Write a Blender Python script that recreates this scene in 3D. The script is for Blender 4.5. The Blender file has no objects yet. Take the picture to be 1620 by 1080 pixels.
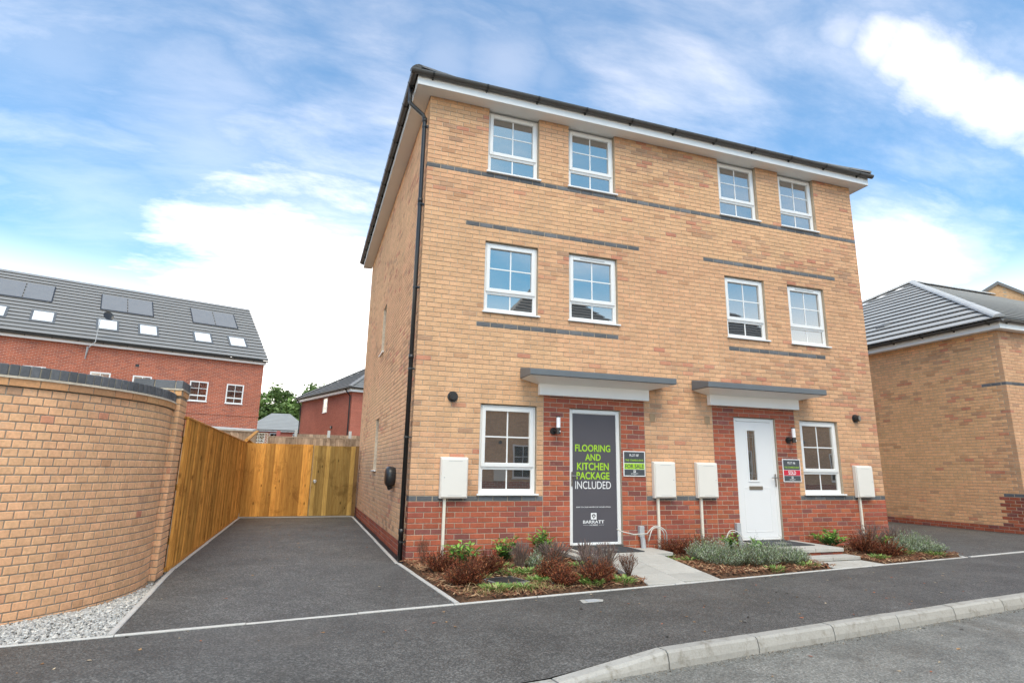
import bpy, math, random
from mathutils import Matrix, Vector
random.seed(7)
rnd = random.random
def uni(a, b): return a + (b - a) * random.random()

# ------------------------------------------------------------------ camera, sky, sun, exposure
scene = bpy.context.scene
COL = scene.collection
CAM = (-1.4111, -8.686, 1.2774)
YAW, PITCH, ROLL = 0.3410, 0.2254, 0.0148
cd = bpy.data.cameras.new('camera')
cam = bpy.data.objects.new('camera', cd); COL.objects.link(cam); scene.camera = cam
cd.sensor_width = 36.0; cd.lens = 938.4 / 1620 * 36
cd.shift_x = -(826.96 - 810) / 1620; cd.shift_y = -(540 - 528.04) / 1620
cd.clip_start = 0.05; cd.clip_end = 3000
_d = Vector((math.sin(YAW) * math.cos(PITCH), math.cos(YAW) * math.cos(PITCH), math.sin(PITCH)))
_r = _d.cross(Vector((0, 0, 1))).normalized(); _u = _r.cross(_d)
_c, _s = math.cos(ROLL), math.sin(ROLL)
R_, U_ = _r * _c + _u * _s, -_r * _s + _u * _c
cam.matrix_world = Matrix(((R_.x, U_.x, -_d.x, CAM[0]), (R_.y, U_.y, -_d.y, CAM[1]), (R_.z, U_.z, -_d.z, CAM[2]), (0, 0, 0, 1)))
scene.render.resolution_x, scene.render.resolution_y = 1024, 682
def px_dir(px, py):
    return (R_ * ((px - 826.96) / 938.4) + U_ * (-(py - 528.04) / 938.4) + _d).normalized()

SUN_AZ = math.radians(191)      # compass bearing, +Y is north
SUN_EL = math.radians(56)
scene.view_settings.view_transform = 'Standard'
scene.view_settings.look = 'None'
scene.view_settings.gamma = 1.0
scene.view_settings.exposure = 1.70
sd = bpy.data.lights.new('sun', 'SUN'); sd.energy = 1.1; sd.angle = math.radians(40); sd.color = (1.0, 0.80, 0.58)
sun = bpy.data.objects.new('sun', sd); COL.objects.link(sun)
sv = Vector((math.sin(SUN_AZ) * math.cos(SUN_EL), math.cos(SUN_AZ) * math.cos(SUN_EL), math.sin(SUN_EL)))
sun.rotation_euler = sv.to_track_quat('Z', 'Y').to_euler()

world = bpy.data.worlds.new('World'); scene.world = world; world.use_nodes = True
class NT:
    """tiny node-tree helper"""
    def __init__(s, tree): s.t = tree; s.n = tree.nodes; s.l = tree.links
    def node(s, typ, **kw):
        n = s.n.new(typ)
        for k, v in kw.items():
            if k.startswith('i_'):
                key = k[2:]
                key = int(key) if key.isdigit() else key
                s.set(n, key, v)
            else: setattr(n, k, v)
        return n
    def set(s, n, key, v):
        if hasattr(v, 'is_linked') or isinstance(v, bpy.types.NodeSocket): s.l.new(v, n.inputs[key])
        else: n.inputs[key].default_value = v
    def math(s, op, a, b=None, clamp=False):
        n = s.n.new('ShaderNodeMath'); n.operation = op; n.use_clamp = clamp
        s.set(n, 0, a)
        if b is not None: s.set(n, 1, b)
        return n.outputs[0]
    def vmath(s, op, a, b=None):
        n = s.n.new('ShaderNodeVectorMath'); n.operation = op
        s.set(n, 0, a)
        if b is not None: s.set(n, 1, b)
        return n.outputs['Value'] if op in ('DOT_PRODUCT', 'LENGTH') else n.outputs[0]
    def mix(s, f, a, b, mode='MIX'):
        n = s.n.new('ShaderNodeMix'); n.data_type = 'RGBA'; n.blend_type = mode
        s.set(n, 0, f); s.set(n, 6, a); s.set(n, 7, b)
        return n.outputs[2]
    def ramp(s, f, stops):
        n = s.n.new('ShaderNodeValToRGB'); e = n.color_ramp.elements
        while len(e) < len(stops): e.new(0.5)
        for q, (p, c) in zip(e, stops):
            q.position = p; q.color = c if len(c) == 4 else (*c, 1)
        s.set(n, 0, f); return n.outputs[0]
    def maprange(s, v, a, b, c=0.0, d=1.0, smooth=True):
        n = s.n.new('ShaderNodeMapRange'); n.interpolation_type = 'SMOOTHSTEP' if smooth else 'LINEAR'
        s.set(n, 0, v)
        for i, q in enumerate((a, b, c, d)): n.inputs[i + 1].default_value = q
        return n.outputs[0]
    def noise(s, vec, scale, detail=4, rough=0.55, dist=0.0):
        n = s.n.new('ShaderNodeTexNoise'); s.set(n, 'Vector', vec)
        n.inputs['Scale'].default_value = scale; n.inputs['Detail'].default_value = detail
        n.inputs['Roughness'].default_value = rough; n.inputs['Distortion'].default_value = dist
        return n.outputs[0]

w = NT(world.node_tree); w.n.clear()
out = w.node('ShaderNodeOutputWorld'); bg = w.node('ShaderNodeBackground')
w.l.new(bg.outputs[0], out.inputs[0])
sky = w.node('ShaderNodeTexSky', sky_type='NISHITA')
sky.sun_disc = False; sky.sun_elevation = SUN_EL; sky.sun_rotation = SUN_AZ
sky.air_density = 1.0; sky.dust_density = 1.0; sky.ozone_density = 1.6; sky.altitude = 50
tc = w.node('ShaderNodeTexCoord'); gen = tc.outputs['Generated']
sep = w.node('ShaderNodeSeparateXYZ'); w.l.new(gen, sep.inputs[0])
zc = w.math('MAXIMUM', sep.outputs[2], 0.0)
den = w.math('ADD', zc, 0.22)
cmb = w.node('ShaderNodeCombineXYZ')
w.l.new(w.math('DIVIDE', sep.outputs[0], den), cmb.inputs[0]); w.l.new(w.math('DIVIDE', sep.outputs[1], den), cmb.inputs[1])
mp = w.node('ShaderNodeMapping'); w.l.new(cmb.outputs[0], mp.inputs[0])
mp.inputs['Rotation'].default_value = (0, 0, math.radians(28)); mp.inputs['Scale'].default_value = (0.75, 1.7, 1)
big = w.noise(mp.outputs[0], 1.35, 3, 0.5, 0.4)
fine = w.noise(mp.outputs[0], 3.6, 12, 0.62, 0.25)
wisp = w.math('ADD', w.math('MULTIPLY', big, 0.55), w.math('MULTIPLY', fine, 0.5))
cloud = w.maprange(wisp, 0.40, 0.86)
cloud = w.math('ADD', w.math('MULTIPLY', cloud, 0.19), 0.034)
# cumulus banks: (pixel seen towards, angular radius, weight); each is broken up by the fine noise
for (qx, qy, rad, wt, br) in ((470, 530, 0.19, 0.60, 1.7), (330, 570, 0.13, 0.34, 1.7), (420, 440, 0.13, 0.20, 1.7), (1400, 440, 0.10, 0.40, 1.7), (1490, 420, 0.08, 0.20, 1.7),
                          (1335, 58, 0.038, 0.14, 3.0), (1385, 74, 0.04, 0.22, 3.0), (1430, 92, 0.042, 0.26, 3.0), (1475, 112, 0.044, 0.28, 3.0), (1520, 134, 0.042, 0.28, 3.0), (1565, 158, 0.042, 0.28, 3.0), (1610, 182, 0.042, 0.26, 3.0), (1655, 205, 0.042, 0.24, 3.0),
                          (800, 100, 0.075, 0.085, 2.4), (700, 92, 0.07, 0.075, 2.4), (870, 125, 0.045, 0.06, 2.4), (140, 360, 0.16, 0.10, 2.2), (330, 225, 0.15, 0.10, 2.2), (60, 60, 0.15, 0.07, 2.2)):
    dv = px_dir(qx, qy)
    dist = w.vmath('LENGTH', w.vmath('SUBTRACT', gen, tuple(dv)))
    k = w.maprange(w.math('ADD', dist, w.math('MULTIPLY', w.math('SUBTRACT', fine, 0.5), br * rad)), rad * 1.75, rad * -0.15)
    cloud = w.math('MAXIMUM', cloud, w.math('MULTIPLY', k, wt))
haze_m = w.maprange(sep.outputs[2], 0.02, 0.36, 0.66, 0.0)
cloud = w.math('MAXIMUM', cloud, haze_m, True)
skyc = w.mix(1.0, sky.outputs[0], (0.062, 0.385, 0.51, 1), 'MULTIPLY')
w.l.new(w.mix(cloud, skyc, (11.4, 9.5, 7.5, 1)), bg.inputs[0])
bg.inputs[1].default_value = 0.15

# ------------------------------------------------------------------ helpers
def tag(o, label=None, cat=None, group=None, kind=None):
    if label: o['label'] = label
    if cat: o['category'] = cat
    if group: o['group'] = group
    if kind: o['kind'] = kind
    return o
def empty(name, loc=(0, 0, 0), parent=None):
    o = bpy.data.objects.new(name, None); COL.objects.link(o); o.location = loc; o.empty_display_size = 0.2
    return o
def link(name, me, parent=None):
    o = bpy.data.objects.new(name, me); COL.objects.link(o)
    if parent is not None: adopt(o, parent)
    return o
def world_loc(o):
    v = Vector(o.location)
    while o.parent: o = o.parent; v += Vector(o.location)
    return v
def adopt(o, parent):
    """parent o (meshes are written in world coordinates, parents only translate)"""
    o.parent = parent; o.location = Vector(o.location) - world_loc(parent)

class MB:
    def __init__(s): s.v = []; s.f = []; s.c = []; s.m = []
    def add(s, vs, fs, col=(1, 1, 1), mat=0):
        b = len(s.v); s.v.extend(vs)
        for f in fs: s.f.append([b + i for i in f]); s.c.append(col); s.m.append(mat)
    def quad(s, a, b, c, d, col=(1, 1, 1), mat=0): s.add([a, b, c, d], [(0, 1, 2, 3)], col, mat)
    def hexa(s, p, col=(1, 1, 1), mat=0):
        """p: 8 points, bottom 0-3 ccw from above, top 4-7"""
        s.add(p, [(3, 2, 1, 0), (4, 5, 6, 7), (0, 1, 5, 4), (1, 2, 6, 5), (2, 3, 7, 6), (3, 0, 4, 7)], col, mat)
    def box(s, x0, x1, y0, y1, z0, z1, col=(1, 1, 1), mat=0):
        s.hexa([(x0, y0, z0), (x1, y0, z0), (x1, y1, z0), (x0, y1, z0), (x0, y0, z1), (x1, y0, z1), (x1, y1, z1), (x0, y1, z1)], col, mat)
    def frame(s, x0, x1, z0, z1, y0, y1, t, tb=None, tt=None, col=(1, 1, 1), mat=0):
        tb = t if tb is None else tb; tt = t if tt is None else tt
        s.box(x0, x0 + t, y0, y1, z0, z1, col, mat); s.box(x1 - t, x1, y0, y1, z0, z1, col, mat)
        s.box(x0 + t, x1 - t, y0, y1, z0, z0 + tb, col, mat); s.box(x0 + t, x1 - t, y0, y1, z1 - tt, z1, col, mat)
    def tube(s, pts, r, seg=8, col=(1, 1, 1), mat=0, caps=True):
        pts = [Vector(p) for p in pts]; rs = r if isinstance(r, (list, tuple)) else [r] * len(pts)
        rings = []; prev = None
        for i, p in enumerate(pts):
            t = (pts[min(i + 1, len(pts) - 1)] - pts[max(i - 1, 0)]).normalized()
            a = Vector((0, 0, 1)) if abs(t.z) < 0.9 else Vector((1, 0, 0))
            if prev is not None:
                a = prev - t * prev.dot(t); a.normalize(); n1 = a
            else: n1 = t.cross(a).normalized()
            n2 = t.cross(n1).normalized(); prev = n1
            rings.append([tuple(p + (n1 * math.cos(2 * math.pi * k / seg) + n2 * math.sin(2 * math.pi * k / seg)) * rs[i]) for k in range(seg)])
        vs = [q for ring in rings for q in ring]; fs = []
        for i in range(len(pts) - 1):
            for k in range(seg):
                k2 = (k + 1) % seg
                fs.append((i * seg + k, i * seg + k2, (i + 1) * seg + k2, (i + 1) * seg + k))
        if caps: fs.append(tuple(range(seg))[::-1]); fs.append(tuple((len(pts) - 1) * seg + k for k in range(seg)))
        s.add(vs, fs, col, mat)
    def mesh(s, name, mats, smooth=False):
        me = bpy.data.meshes.new(name); me.from_pydata(s.v, [], s.f)
        for m in (mats if isinstance(mats, (list, tuple)) else [mats]): me.materials.append(m)
        if any(s.m): me.polygons.foreach_set('material_index', s.m)
        if any(c != (1, 1, 1) for c in s.c):
            a = me.color_attributes.new('tint', 'FLOAT_COLOR', 'CORNER'); buf = []
            for f, c in zip(s.f, s.c): buf.extend((c[0], c[1], c[2], 1.0) * len(f))
            a.data.foreach_set('color', buf)
        if smooth: me.polygons.foreach_set('use_smooth', [True] * len(s.f))
        me.update(); return me
    def build(s, name, mats, parent=None, smooth=False):
        return link(name, s.mesh(name, mats, smooth), parent)

# ------------------------------------------------------------------ materials
MATS = {}
def new_mat(name):
    m = bpy.data.materials.new(name); m.use_nodes = True; t = NT(m.node_tree)
    b = t.n['Principled BSDF']; MATS[name] = m
    return m, t, b
def bump(t, b, h, strength=0.4, dist=0.01):
    n = t.node('ShaderNodeBump'); n.inputs['Strength'].default_value = strength; n.inputs['Distance'].default_value = dist
    t.l.new(h, n.inputs['Height']); t.l.new(n.outputs[0], b.inputs['Normal'])
def pos(t): return t.node('ShaderNodeNewGeometry').outputs['Position']
def obj_co(t): return t.node('ShaderNodeTexCoord').outputs['Object']

def simple(name, col, rough=0.5, var=0.06, scale=6, spec=0.5, metal=0.0, bmp=0.0, bscale=60):
    m, t, b = new_mat(name); p = pos(t)
    n = t.noise(p, scale, 5, 0.6)
    c0 = [max(0, x * (1 - var * 1.6)) for x in col]; c1 = [min(1, x * (1 + var)) for x in col]
    t.l.new(t.mix(n, (*c0, 1), (*c1, 1)), b.inputs['Base Color'])
    b.inputs['Roughness'].default_value = rough; b.inputs['Metallic'].default_value = metal
    b.inputs['Specular IOR Level'].default_value = spec
    if bmp: bump(t, b, t.noise(p, bscale, 4, 0.6), bmp, 0.004)
    return m
def brick_mat(name, source):
    """surface of single bricks; the brick's own fired colour comes from 'tint' or from the object colour"""
    m, t, b = new_mat(name); p = pos(t)
    if source == 'tint': col = t.node('ShaderNodeAttribute', attribute_name='tint').outputs['Color']
    else: col = t.node('ShaderNodeObjectInfo').outputs['Color']
    n1 = t.noise(p, 38, 5, 0.65); n2 = t.noise(p, 7, 3, 0.5); n3 = t.noise(p, 170, 3, 0.6)
    n4 = t.noise(p, 0.9, 4, 0.6)
    v = t.maprange(n1, 0.25, 0.75, 0.87, 1.11)
    v = t.math('MULTIPLY', v, t.maprange(n2, 0.3, 0.7, 0.93, 1.06))
    v = t.math('MULTIPLY', v, t.maprange(n4, 0.3, 0.7, 0.93, 1.06))
    c = t.vmath('SCALE', col); t.l.new(v, t.n[-1].inputs['Scale']) if False else None
    sc = t.node('ShaderNodeVectorMath', operation='SCALE'); t.l.new(col, sc.inputs[0]); t.l.new(v, sc.inputs['Scale'])
    # pale lime bloom in small smears
    bl = t.maprange(t.noise(p, 5.5, 6, 0.7, 0.5), 0.60, 0.82, 0.0, 0.35)
    t.l.new(t.mix(bl, sc.outputs[0], (0.70, 0.58, 0.46, 1)), b.inputs['Base Color'])
    b.inputs['Roughness'].default_value = 0.88; b.inputs['Specular IOR Level'].default_value = 0.25
    bump(t, b, t.math('ADD', t.math('MULTIPLY', n1, 0.7), t.math('MULTIPLY', n3, 0.5)), 0.55, 0.004)
    return m
BRICK_T = brick_mat('fired_brick_face', 'tint'); BRICK_O = brick_mat('fired_brick_single', 'object')
def mortar_mat():
    m, t, b = new_mat('mortar'); p = pos(t)
    col = t.node('ShaderNodeAttribute', attribute_name='tint').outputs['Color']
    n = t.noise(p, 30, 5, 0.7); n2 = t.noise(p, 1.6, 4, 0.6)
    v = t.math('MULTIPLY', t.maprange(n, 0.25, 0.75, 0.78, 1.15), t.maprange(n2, 0.3, 0.7, 0.85, 1.1))
    sc = t.node('ShaderNodeVectorMath', operation='SCALE'); t.l.new(col, sc.inputs[0]); t.l.new(v, sc.inputs['Scale'])
    t.l.new(sc.outputs[0], b.inputs['Base Color']); b.inputs['Roughness'].default_value = 0.95; b.inputs['Specular IOR Level'].default_value = 0.15
    bump(t, b, n, 0.5, 0.004); return m
MORTAR = mortar_mat()

UPVC = simple('white_upvc', (0.76, 0.755, 0.745), 0.28, 0.02, 3)
CREAM = simple('cream_plastic', (0.74, 0.705, 0.65), 0.38, 0.03, 4)
SOFFIT = simple('white_soffit_board', (0.83, 0.82, 0.80), 0.42, 0.03, 2)
DUCT = simple('cream_duct', (0.74, 0.68, 0.57), 0.45, 0.05, 9)
BLACKPL = simple('black_plastic', (0.020, 0.019, 0.019), 0.30, 0.1, 5)
GREYPL = simple('grey_plastic', (0.42, 0.43, 0.44), 0.5, 0.06, 9)
CHAR = simple('charcoal_plastic', (0.025, 0.026, 0.028), 0.38, 0.1, 7)
CANOPY = simple('slate_grey_grp', (0.135, 0.150, 0.162), 0.42, 0.10, 4, bmp=0.08, bscale=25)
STEEL = simple('brushed_steel', (0.42, 0.40, 0.38), 0.32, 0.05, 30, metal=1.0)
LENS = simple('opal_lamp_lens', (0.82, 0.81, 0.84), 0.25, 0.02, 8)
WRAP = simple('grey_vinyl_wrap', (0.092, 0.086, 0.098), 0.36, 0.06, 2, bmp=0.12, bscale=3.0)
SIGNGREY = simple('sign_grey', (0.07, 0.078, 0.088), 0.35, 0.04, 4)
INKGREEN = simple('lime_print', (0.36, 0.60, 0.035), 0.4, 0.02, 9)
INKWHITE = simple('white_print', (0.80, 0.80, 0.80), 0.4, 0.02, 9)
INKDARK = simple('dark_print', (0.05, 0.055, 0.06), 0.4, 0.02, 9)
INKRED = simple('red_print', (0.58, 0.02, 0.05), 0.4, 0.02, 9)
DOORWHITE = simple('white_door_skin', (0.75, 0.75, 0.755), 0.33, 0.02, 3, bmp=0.05, bscale=90)
MATT = simple('black_rubber_mat', (0.045, 0.048, 0.052), 0.8, 0.2, 25, bmp=0.3, bscale=160)
MATTPRINT = simple('mat_print', (0.22, 0.22, 0.20), 0.8, 0.2, 25)
CABLE = simple('white_cable', (0.55, 0.53, 0.48), 0.4, 0.03, 9)
BLUEBRICK_COL = (0.128, 0.132, 0.140)

def glass_mat():
    m, t, b = new_mat('double_glazing'); t.n.remove(b); o = t.n['Material Output']
    p = pos(t)
    di = t.node('ShaderNodeBsdfPrincipled'); di.inputs['Base Color'].default_value = (0.035, 0.038, 0.04, 1); di.inputs['Roughness'].default_value = 0.5
    gl = t.node('ShaderNodeBsdfGlossy'); gl.inputs['Roughness'].default_value = 0.0; gl.inputs['Color'].default_value = (0.96, 0.88, 0.79, 1)
    nb = t.node('ShaderNodeBump'); nb.inputs['Strength'].default_value = 0.035; nb.inputs['Distance'].default_value = 0.02
    t.l.new(t.noise(p, 2.2, 2, 0.4), nb.inputs['Height']); t.l.new(nb.outputs[0], gl.inputs['Normal'])
    fr = t.node('ShaderNodeFresnel'); fr.inputs['IOR'].default_value = 1.5
    f = t.math('ADD', t.math('MULTIPLY', fr.outputs[0], 1.6), 0.33, True)
    mx = t.node('ShaderNodeMixShader'); t.l.new(f, mx.inputs[0]); t.l.new(di.outputs[0], mx.inputs[1]); t.l.new(gl.outputs[0], mx.inputs[2])
    t.l.new(mx.outputs[0], o.inputs[0]); return m
GLASS = glass_mat()

def asphalt(name, base, speck, size=1.0, stain=0.0, dark=0.35):
    m, t, b = new_mat(name); p = pos(t)
    n1 = t.noise(p, 95 / size, 4, 0.7); n2 = t.noise(p, 1.3, 5, 0.6); n3 = t.noise(p, 6.5, 4, 0.6)
    vo = t.node('ShaderNodeTexVoronoi'); t.l.new(p, vo.inputs['Vector']); vo.inputs['Scale'].default_value = 120 / size
    wn = t.node('ShaderNodeSeparateColor'); t.l.new(vo.outputs['Color'], wn.inputs[0])
    st = t.maprange(wn.outputs[0], 0.55, 1.0, 0.0, 1.0)
    c = t.mix(t.maprange(n1, 0.3, 0.7), (*[x * (1 - dark) for x in base], 1), (*[x * (1 + dark) for x in base], 1))
    c = t.mix(t.math('MULTIPLY', st, 0.55), c, (*speck, 1))
    sc = t.node('ShaderNodeVectorMath', operation='SCALE'); t.l.new(c, sc.inputs[0])
    t.l.new(t.math('MULTIPLY', t.maprange(n2, 0.3, 0.7, 0.80, 1.18), t.maprange(n3, 0.3, 0.7, 0.88, 1.10)), sc.inputs['Scale'])
    c = sc.outputs[0]
    # pale dusty scuffs
    sk = t.maprange(t.noise(p, 9, 6, 0.75, 0.8), 0.68, 0.80, 0.0, 0.35)
    c = t.mix(sk, c, (0.26, 0.235, 0.20, 1))
    dk = t.maprange(t.noise(p, 1.7, 6, 0.7, 0.9), 0.60, 0.74, 0.0, 0.45); c = t.mix(dk, c, (*[x * 0.5 for x in base], 1))
    if stain:
        s2 = t.maprange(t.noise(p, 0.8, 5, 0.65, 0.6), 0.52, 0.72, 0.0, stain)
        c = t.mix(s2, c, (0.075, 0.055, 0.036, 1))
    t.l.new(c, b.inputs['Base Color'])
    b.inputs['Roughness'].default_value = 0.62; b.inputs['Specular IOR Level'].default_value = 0.5
    bump(t, b, t.math('ADD', vo.outputs['Distance'], t.math('MULTIPLY', n1, 0.6)), 0.7, 0.006)
    return m
TAR_DRIVE = asphalt('driveway_tarmac', (0.068, 0.066, 0.061), (0.245, 0.238, 0.225), 1.5, 0.10, 0.6)
TAR_PATH = asphalt('pavement_tarmac', (0.070, 0.067, 0.062), (0.215, 0.206, 0.193), 1.4, 0.18, 0.55)
TAR_ROAD = asphalt('road_asphalt', (0.165, 0.160, 0.142), (0.36, 0.35, 0.32), 1.4, 0.42, 0.45)

def concrete(name, col, stain=0.35):
    m, t, b = new_mat(name); p = pos(t)
    n1 = t.noise(p, 60, 5, 0.7); n2 = t.noise(p, 2.8, 5, 0.62, 0.3); n3 = t.noise(p, 9, 5, 0.65, 0.5)
    oi = t.node('ShaderNodeObjectInfo').outputs['Random']
    c = t.mix(n2, (*[x * 0.82 for x in col], 1), (*[min(1, x * 1.12) for x in col], 1))
    c = t.mix(t.maprange(n3, 0.48, 0.74, 0.0, stain), c, (*[col[0] * 0.55, col[1] * 0.52, col[2] * 0.46], 1))
    sc = t.node('ShaderNodeVectorMath', operation='SCALE'); t.l.new(c, sc.inputs[0])
    t.l.new(t.math('MULTIPLY', t.maprange(n1, 0.2, 0.8, 0.88, 1.1), t.maprange(oi, 0, 1, 0.93, 1.06, False)), sc.inputs['Scale'])
    t.l.new(sc.outputs[0], b.inputs['Base Color']); b.inputs['Roughness'].default_value = 0.9; b.inputs['Specular IOR Level'].default_value = 0.2
    bump(t, b, n1, 0.4, 0.004); return m
KERB = concrete('kerb_concrete', (0.40, 0.38, 0.345), 0.85)
EDGE = concrete('edging_concrete', (0.52, 0.50, 0.47), 0.35)
SLAB = concrete('paving_concrete', (0.46, 0.44, 0.40), 0.30)

def wood_mat(name, base, dark, grey=0.0):
    m, t, b = new_mat(name)
    oc = t.node('ShaderNodeTexCoord').outputs['Object']; p = pos(t)
    rn = t.node('ShaderNodeObjectInfo').outputs['Random']
    off = t.node('ShaderNodeCombineXYZ'); t.l.new(t.math('MULTIPLY', rn, 37.0), off.inputs[0]); t.l.new(t.math('MULTIPLY', rn, 11.0), off.inputs[2])
    q = t.vmath('ADD', p, off.outputs[0])
    mp_ = t.node('ShaderNodeMapping'); t.l.new(q, mp_.inputs[0]); mp_.inputs['Scale'].default_value = (1, 1, 0.055)
    g = t.noise(mp_.outputs[0], 46, 5, 0.62, 0.9); g2 = t.noise(mp_.outputs[0], 13, 3, 0.5, 0.4)
    mp2 = t.node('ShaderNodeMapping'); t.l.new(q, mp2.inputs[0]); mp2.inputs['Scale'].default_value = (1.0, 1.0, 0.45)
    vo = t.node('ShaderNodeTexVoronoi'); t.l.new(mp2.outputs[0], vo.inputs['Vector']); vo.inputs['Scale'].default_value = 6.5
    knot = t.maprange(vo.outputs['Distance'], 0.04, 0.17, 0.95, 0.0)
    c = t.mix(t.maprange(g, 0.35, 0.72), (*base, 1), (*dark, 1))
    c = t.mix(t.maprange(g2, 0.45, 0.75, 0.0, 0.45), c, (*dark, 1))
    c = t.mix(knot, c, (*[x * 0.33 for x in dark], 1))
    # damp brown weather patches
    wp = t.maprange(t.noise(p, 2.4, 6, 0.65, 0.8), 0.50, 0.72, 0.0, 0.75)
    c = t.mix(wp, c, (*[dark[0] * 0.62, dark[1] * 0.55, dark[2] * 0.5], 1))
    sc = t.node('ShaderNodeVectorMath', operation='SCALE'); t.l.new(c, sc.inputs[0]); t.l.new(t.maprange(rn, 0, 1, 0.64, 1.28, False), sc.inputs['Scale'])
    t.l.new(sc.outputs[0], b.inputs['Base Color']); b.inputs['Roughness'].default_value = 0.78; b.inputs['Specular IOR Level'].default_value = 0.25
    bump(t, b, g, 0.35, 0.004); return m
WOOD = wood_mat('treated_softwood', (0.70, 0.345, 0.078), (0.45, 0.195, 0.042))
WOODG = wood_mat('greenish_softwood', (0.52, 0.335, 0.105), (0.34, 0.195, 0.052))
WOODOLD = wood_mat('weathered_fence_wood', (0.50, 0.355, 0.25), (0.30, 0.20, 0.13))

def tile_mat(name, col, width=0.33):
    m, t, b = new_mat(name); p = pos(t)
    n = t.noise(p, 24, 5, 0.65); n2 = t.noise(p, 1.1, 4, 0.6)
    c = t.mix(n, (*[x * 0.82 for x in col], 1), (*[x * 1.15 for x in col], 1))
    c = t.mix(t.maprange(n2, 0.4, 0.7, 0, 0.3), c, (*[x * 1.25 for x in col], 1))
    t.l.new(c, b.inputs['Base Color']); b.inputs['Roughness'].default_value = 0.62; b.inputs['Specular IOR Level'].default_value = 0.4
    bump(t, b, n, 0.25, 0.004); return m
TILE = tile_mat('grey_concrete_tile', (0.22, 0.215, 0.21)); TILE_DK = tile_mat('dark_grey_concrete_tile', (0.125, 0.123, 0.12))
TILE_SH = tile_mat('far_grey_tile', (0.19, 0.19, 0.185))
PV = simple('solar_panel_glass', (0.20, 0.198, 0.198), 0.30, 0.08, 2)
SKYL = simple('rooflight_frame', (0.10, 0.105, 0.11), 0.45, 0.06, 4)
SKYGLASS = simple('rooflight_glass', (0.72, 0.74, 0.76), 0.06, 0.03, 3, spec=1.0)

def far_brick(name, c1, c2, mort, axis):
    """brickwork too far away to pick single bricks apart"""
    m, t, b = new_mat(name); p = pos(t)
    sp = t.node('ShaderNodeSeparateXYZ'); t.l.new(p, sp.inputs[0])
    cb = t.node('ShaderNodeCombineXYZ')
    du = t.math('ADD', t.math('MULTIPLY', sp.outputs[0], axis[0]), t.math('MULTIPLY', sp.outputs[1], axis[1]))
    t.l.new(du, cb.inputs[0]); t.l.new(sp.outputs[2], cb.inputs[1])
    br = t.node('ShaderNodeTexBrick'); t.l.new(cb.outputs[0], br.inputs['Vector'])
    br.inputs['Scale'].default_value = 1.0; br.inputs['Brick Width'].default_value = 0.225; br.inputs['Row Height'].default_value = 0.075
    br.inputs['Mortar Size'].default_value = 0.006; br.inputs['Mortar Smooth'].default_value = 0.15; br.inputs['Bias'].default_value = -0.25
    br.inputs['Color1'].default_value = (*c1, 1); br.inputs['Color2'].default_value = (*c2, 1); br.inputs['Mortar'].default_value = (*mort, 1)
    n = t.noise(p, 14, 4, 0.6); n2 = t.noise(p, 0.7, 4, 0.6)
    sc = t.node('ShaderNodeVectorMath', operation='SCALE'); t.l.new(br.outputs['Color'], sc.inputs[0])
    t.l.new(t.math('MULTIPLY', t.maprange(n, 0.2, 0.8, 0.84, 1.14), t.maprange(n2, 0.3, 0.7, 0.9, 1.08)), sc.inputs['Scale'])
    t.l.new(sc.outputs[0], b.inputs['Base Color']); b.inputs['Roughness'].default_value = 0.9; b.inputs['Specular IOR Level'].default_value = 0.2
    bump(t, b, t.math('SUBTRACT', 1.0, br.outputs['Fac']), 0.4, 0.008); return m

def soil_mat():
    m, t, b = new_mat('dark_soil'); p = pos(t)
    n = t.noise(p, 22, 6, 0.7); n2 = t.noise(p, 3, 4, 0.6)
    c = t.mix(t.maprange(n, 0.3, 0.7), (0.045, 0.026, 0.017, 1), (0.16, 0.092, 0.056, 1))
    c = t.mix(t.maprange(n2, 0.45, 0.7, 0, 0.5), c, (0.22, 0.13, 0.08, 1))
    t.l.new(c, b.inputs['Base Color']); b.inputs['Roughness'].default_value = 1.0; b.inputs['Specular IOR Level'].default_value = 0.1
    bump(t, b, n, 1.0, 0.03); return m
SOIL = soil_mat()
GROUND = simple('rough_ground', (0.13, 0.11, 0.075), 1.0, 0.3, 2, bmp=0.5, bscale=9)
def tint_mat(name, rough=0.8, spec=0.2, trans=0.0):
    m, t, b = new_mat(name); p = pos(t)
    col = t.node('ShaderNodeAttribute', attribute_name='tint').outputs['Color']
    sc = t.node('ShaderNodeVectorMath', operation='SCALE'); t.l.new(col, sc.inputs[0]); t.l.new(t.maprange(t.noise(p, 60, 3, 0.6), 0.25, 0.75, 0.75, 1.2), sc.inputs['Scale'])
    t.l.new(sc.outputs[0], b.inputs['Base Color']); b.inputs['Roughness'].default_value = rough; b.inputs['Specular IOR Level'].default_value = spec
    if trans:
        b.inputs['Subsurface Weight'].default_value = 0.0
        o = t.n['Material Output']; tr = t.node('ShaderNodeBsdfTranslucent'); t.l.new(sc.outputs[0], tr.inputs[0])
        mx = t.node('ShaderNodeMixShader'); mx.inputs[0].default_value = trans; t.l.new(b.outputs[0], mx.inputs[1]); t.l.new(tr.outputs[0], mx.inputs[2]); t.l.new(mx.outputs[0], o.inputs[0])
    return m
CHIP = tint_mat('bark_chip', 0.95, 0.1); STONE = tint_mat('limestone_gravel', 0.85, 0.25)
LEAF = tint_mat('plant_leaf', 0.5, 0.35, 0.22); DRY = tint_mat('dry_plant', 0.9, 0.1, 0.12)
BARK = simple('tree_bark', (0.10, 0.075, 0.05), 0.9, 0.2, 8)

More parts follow.
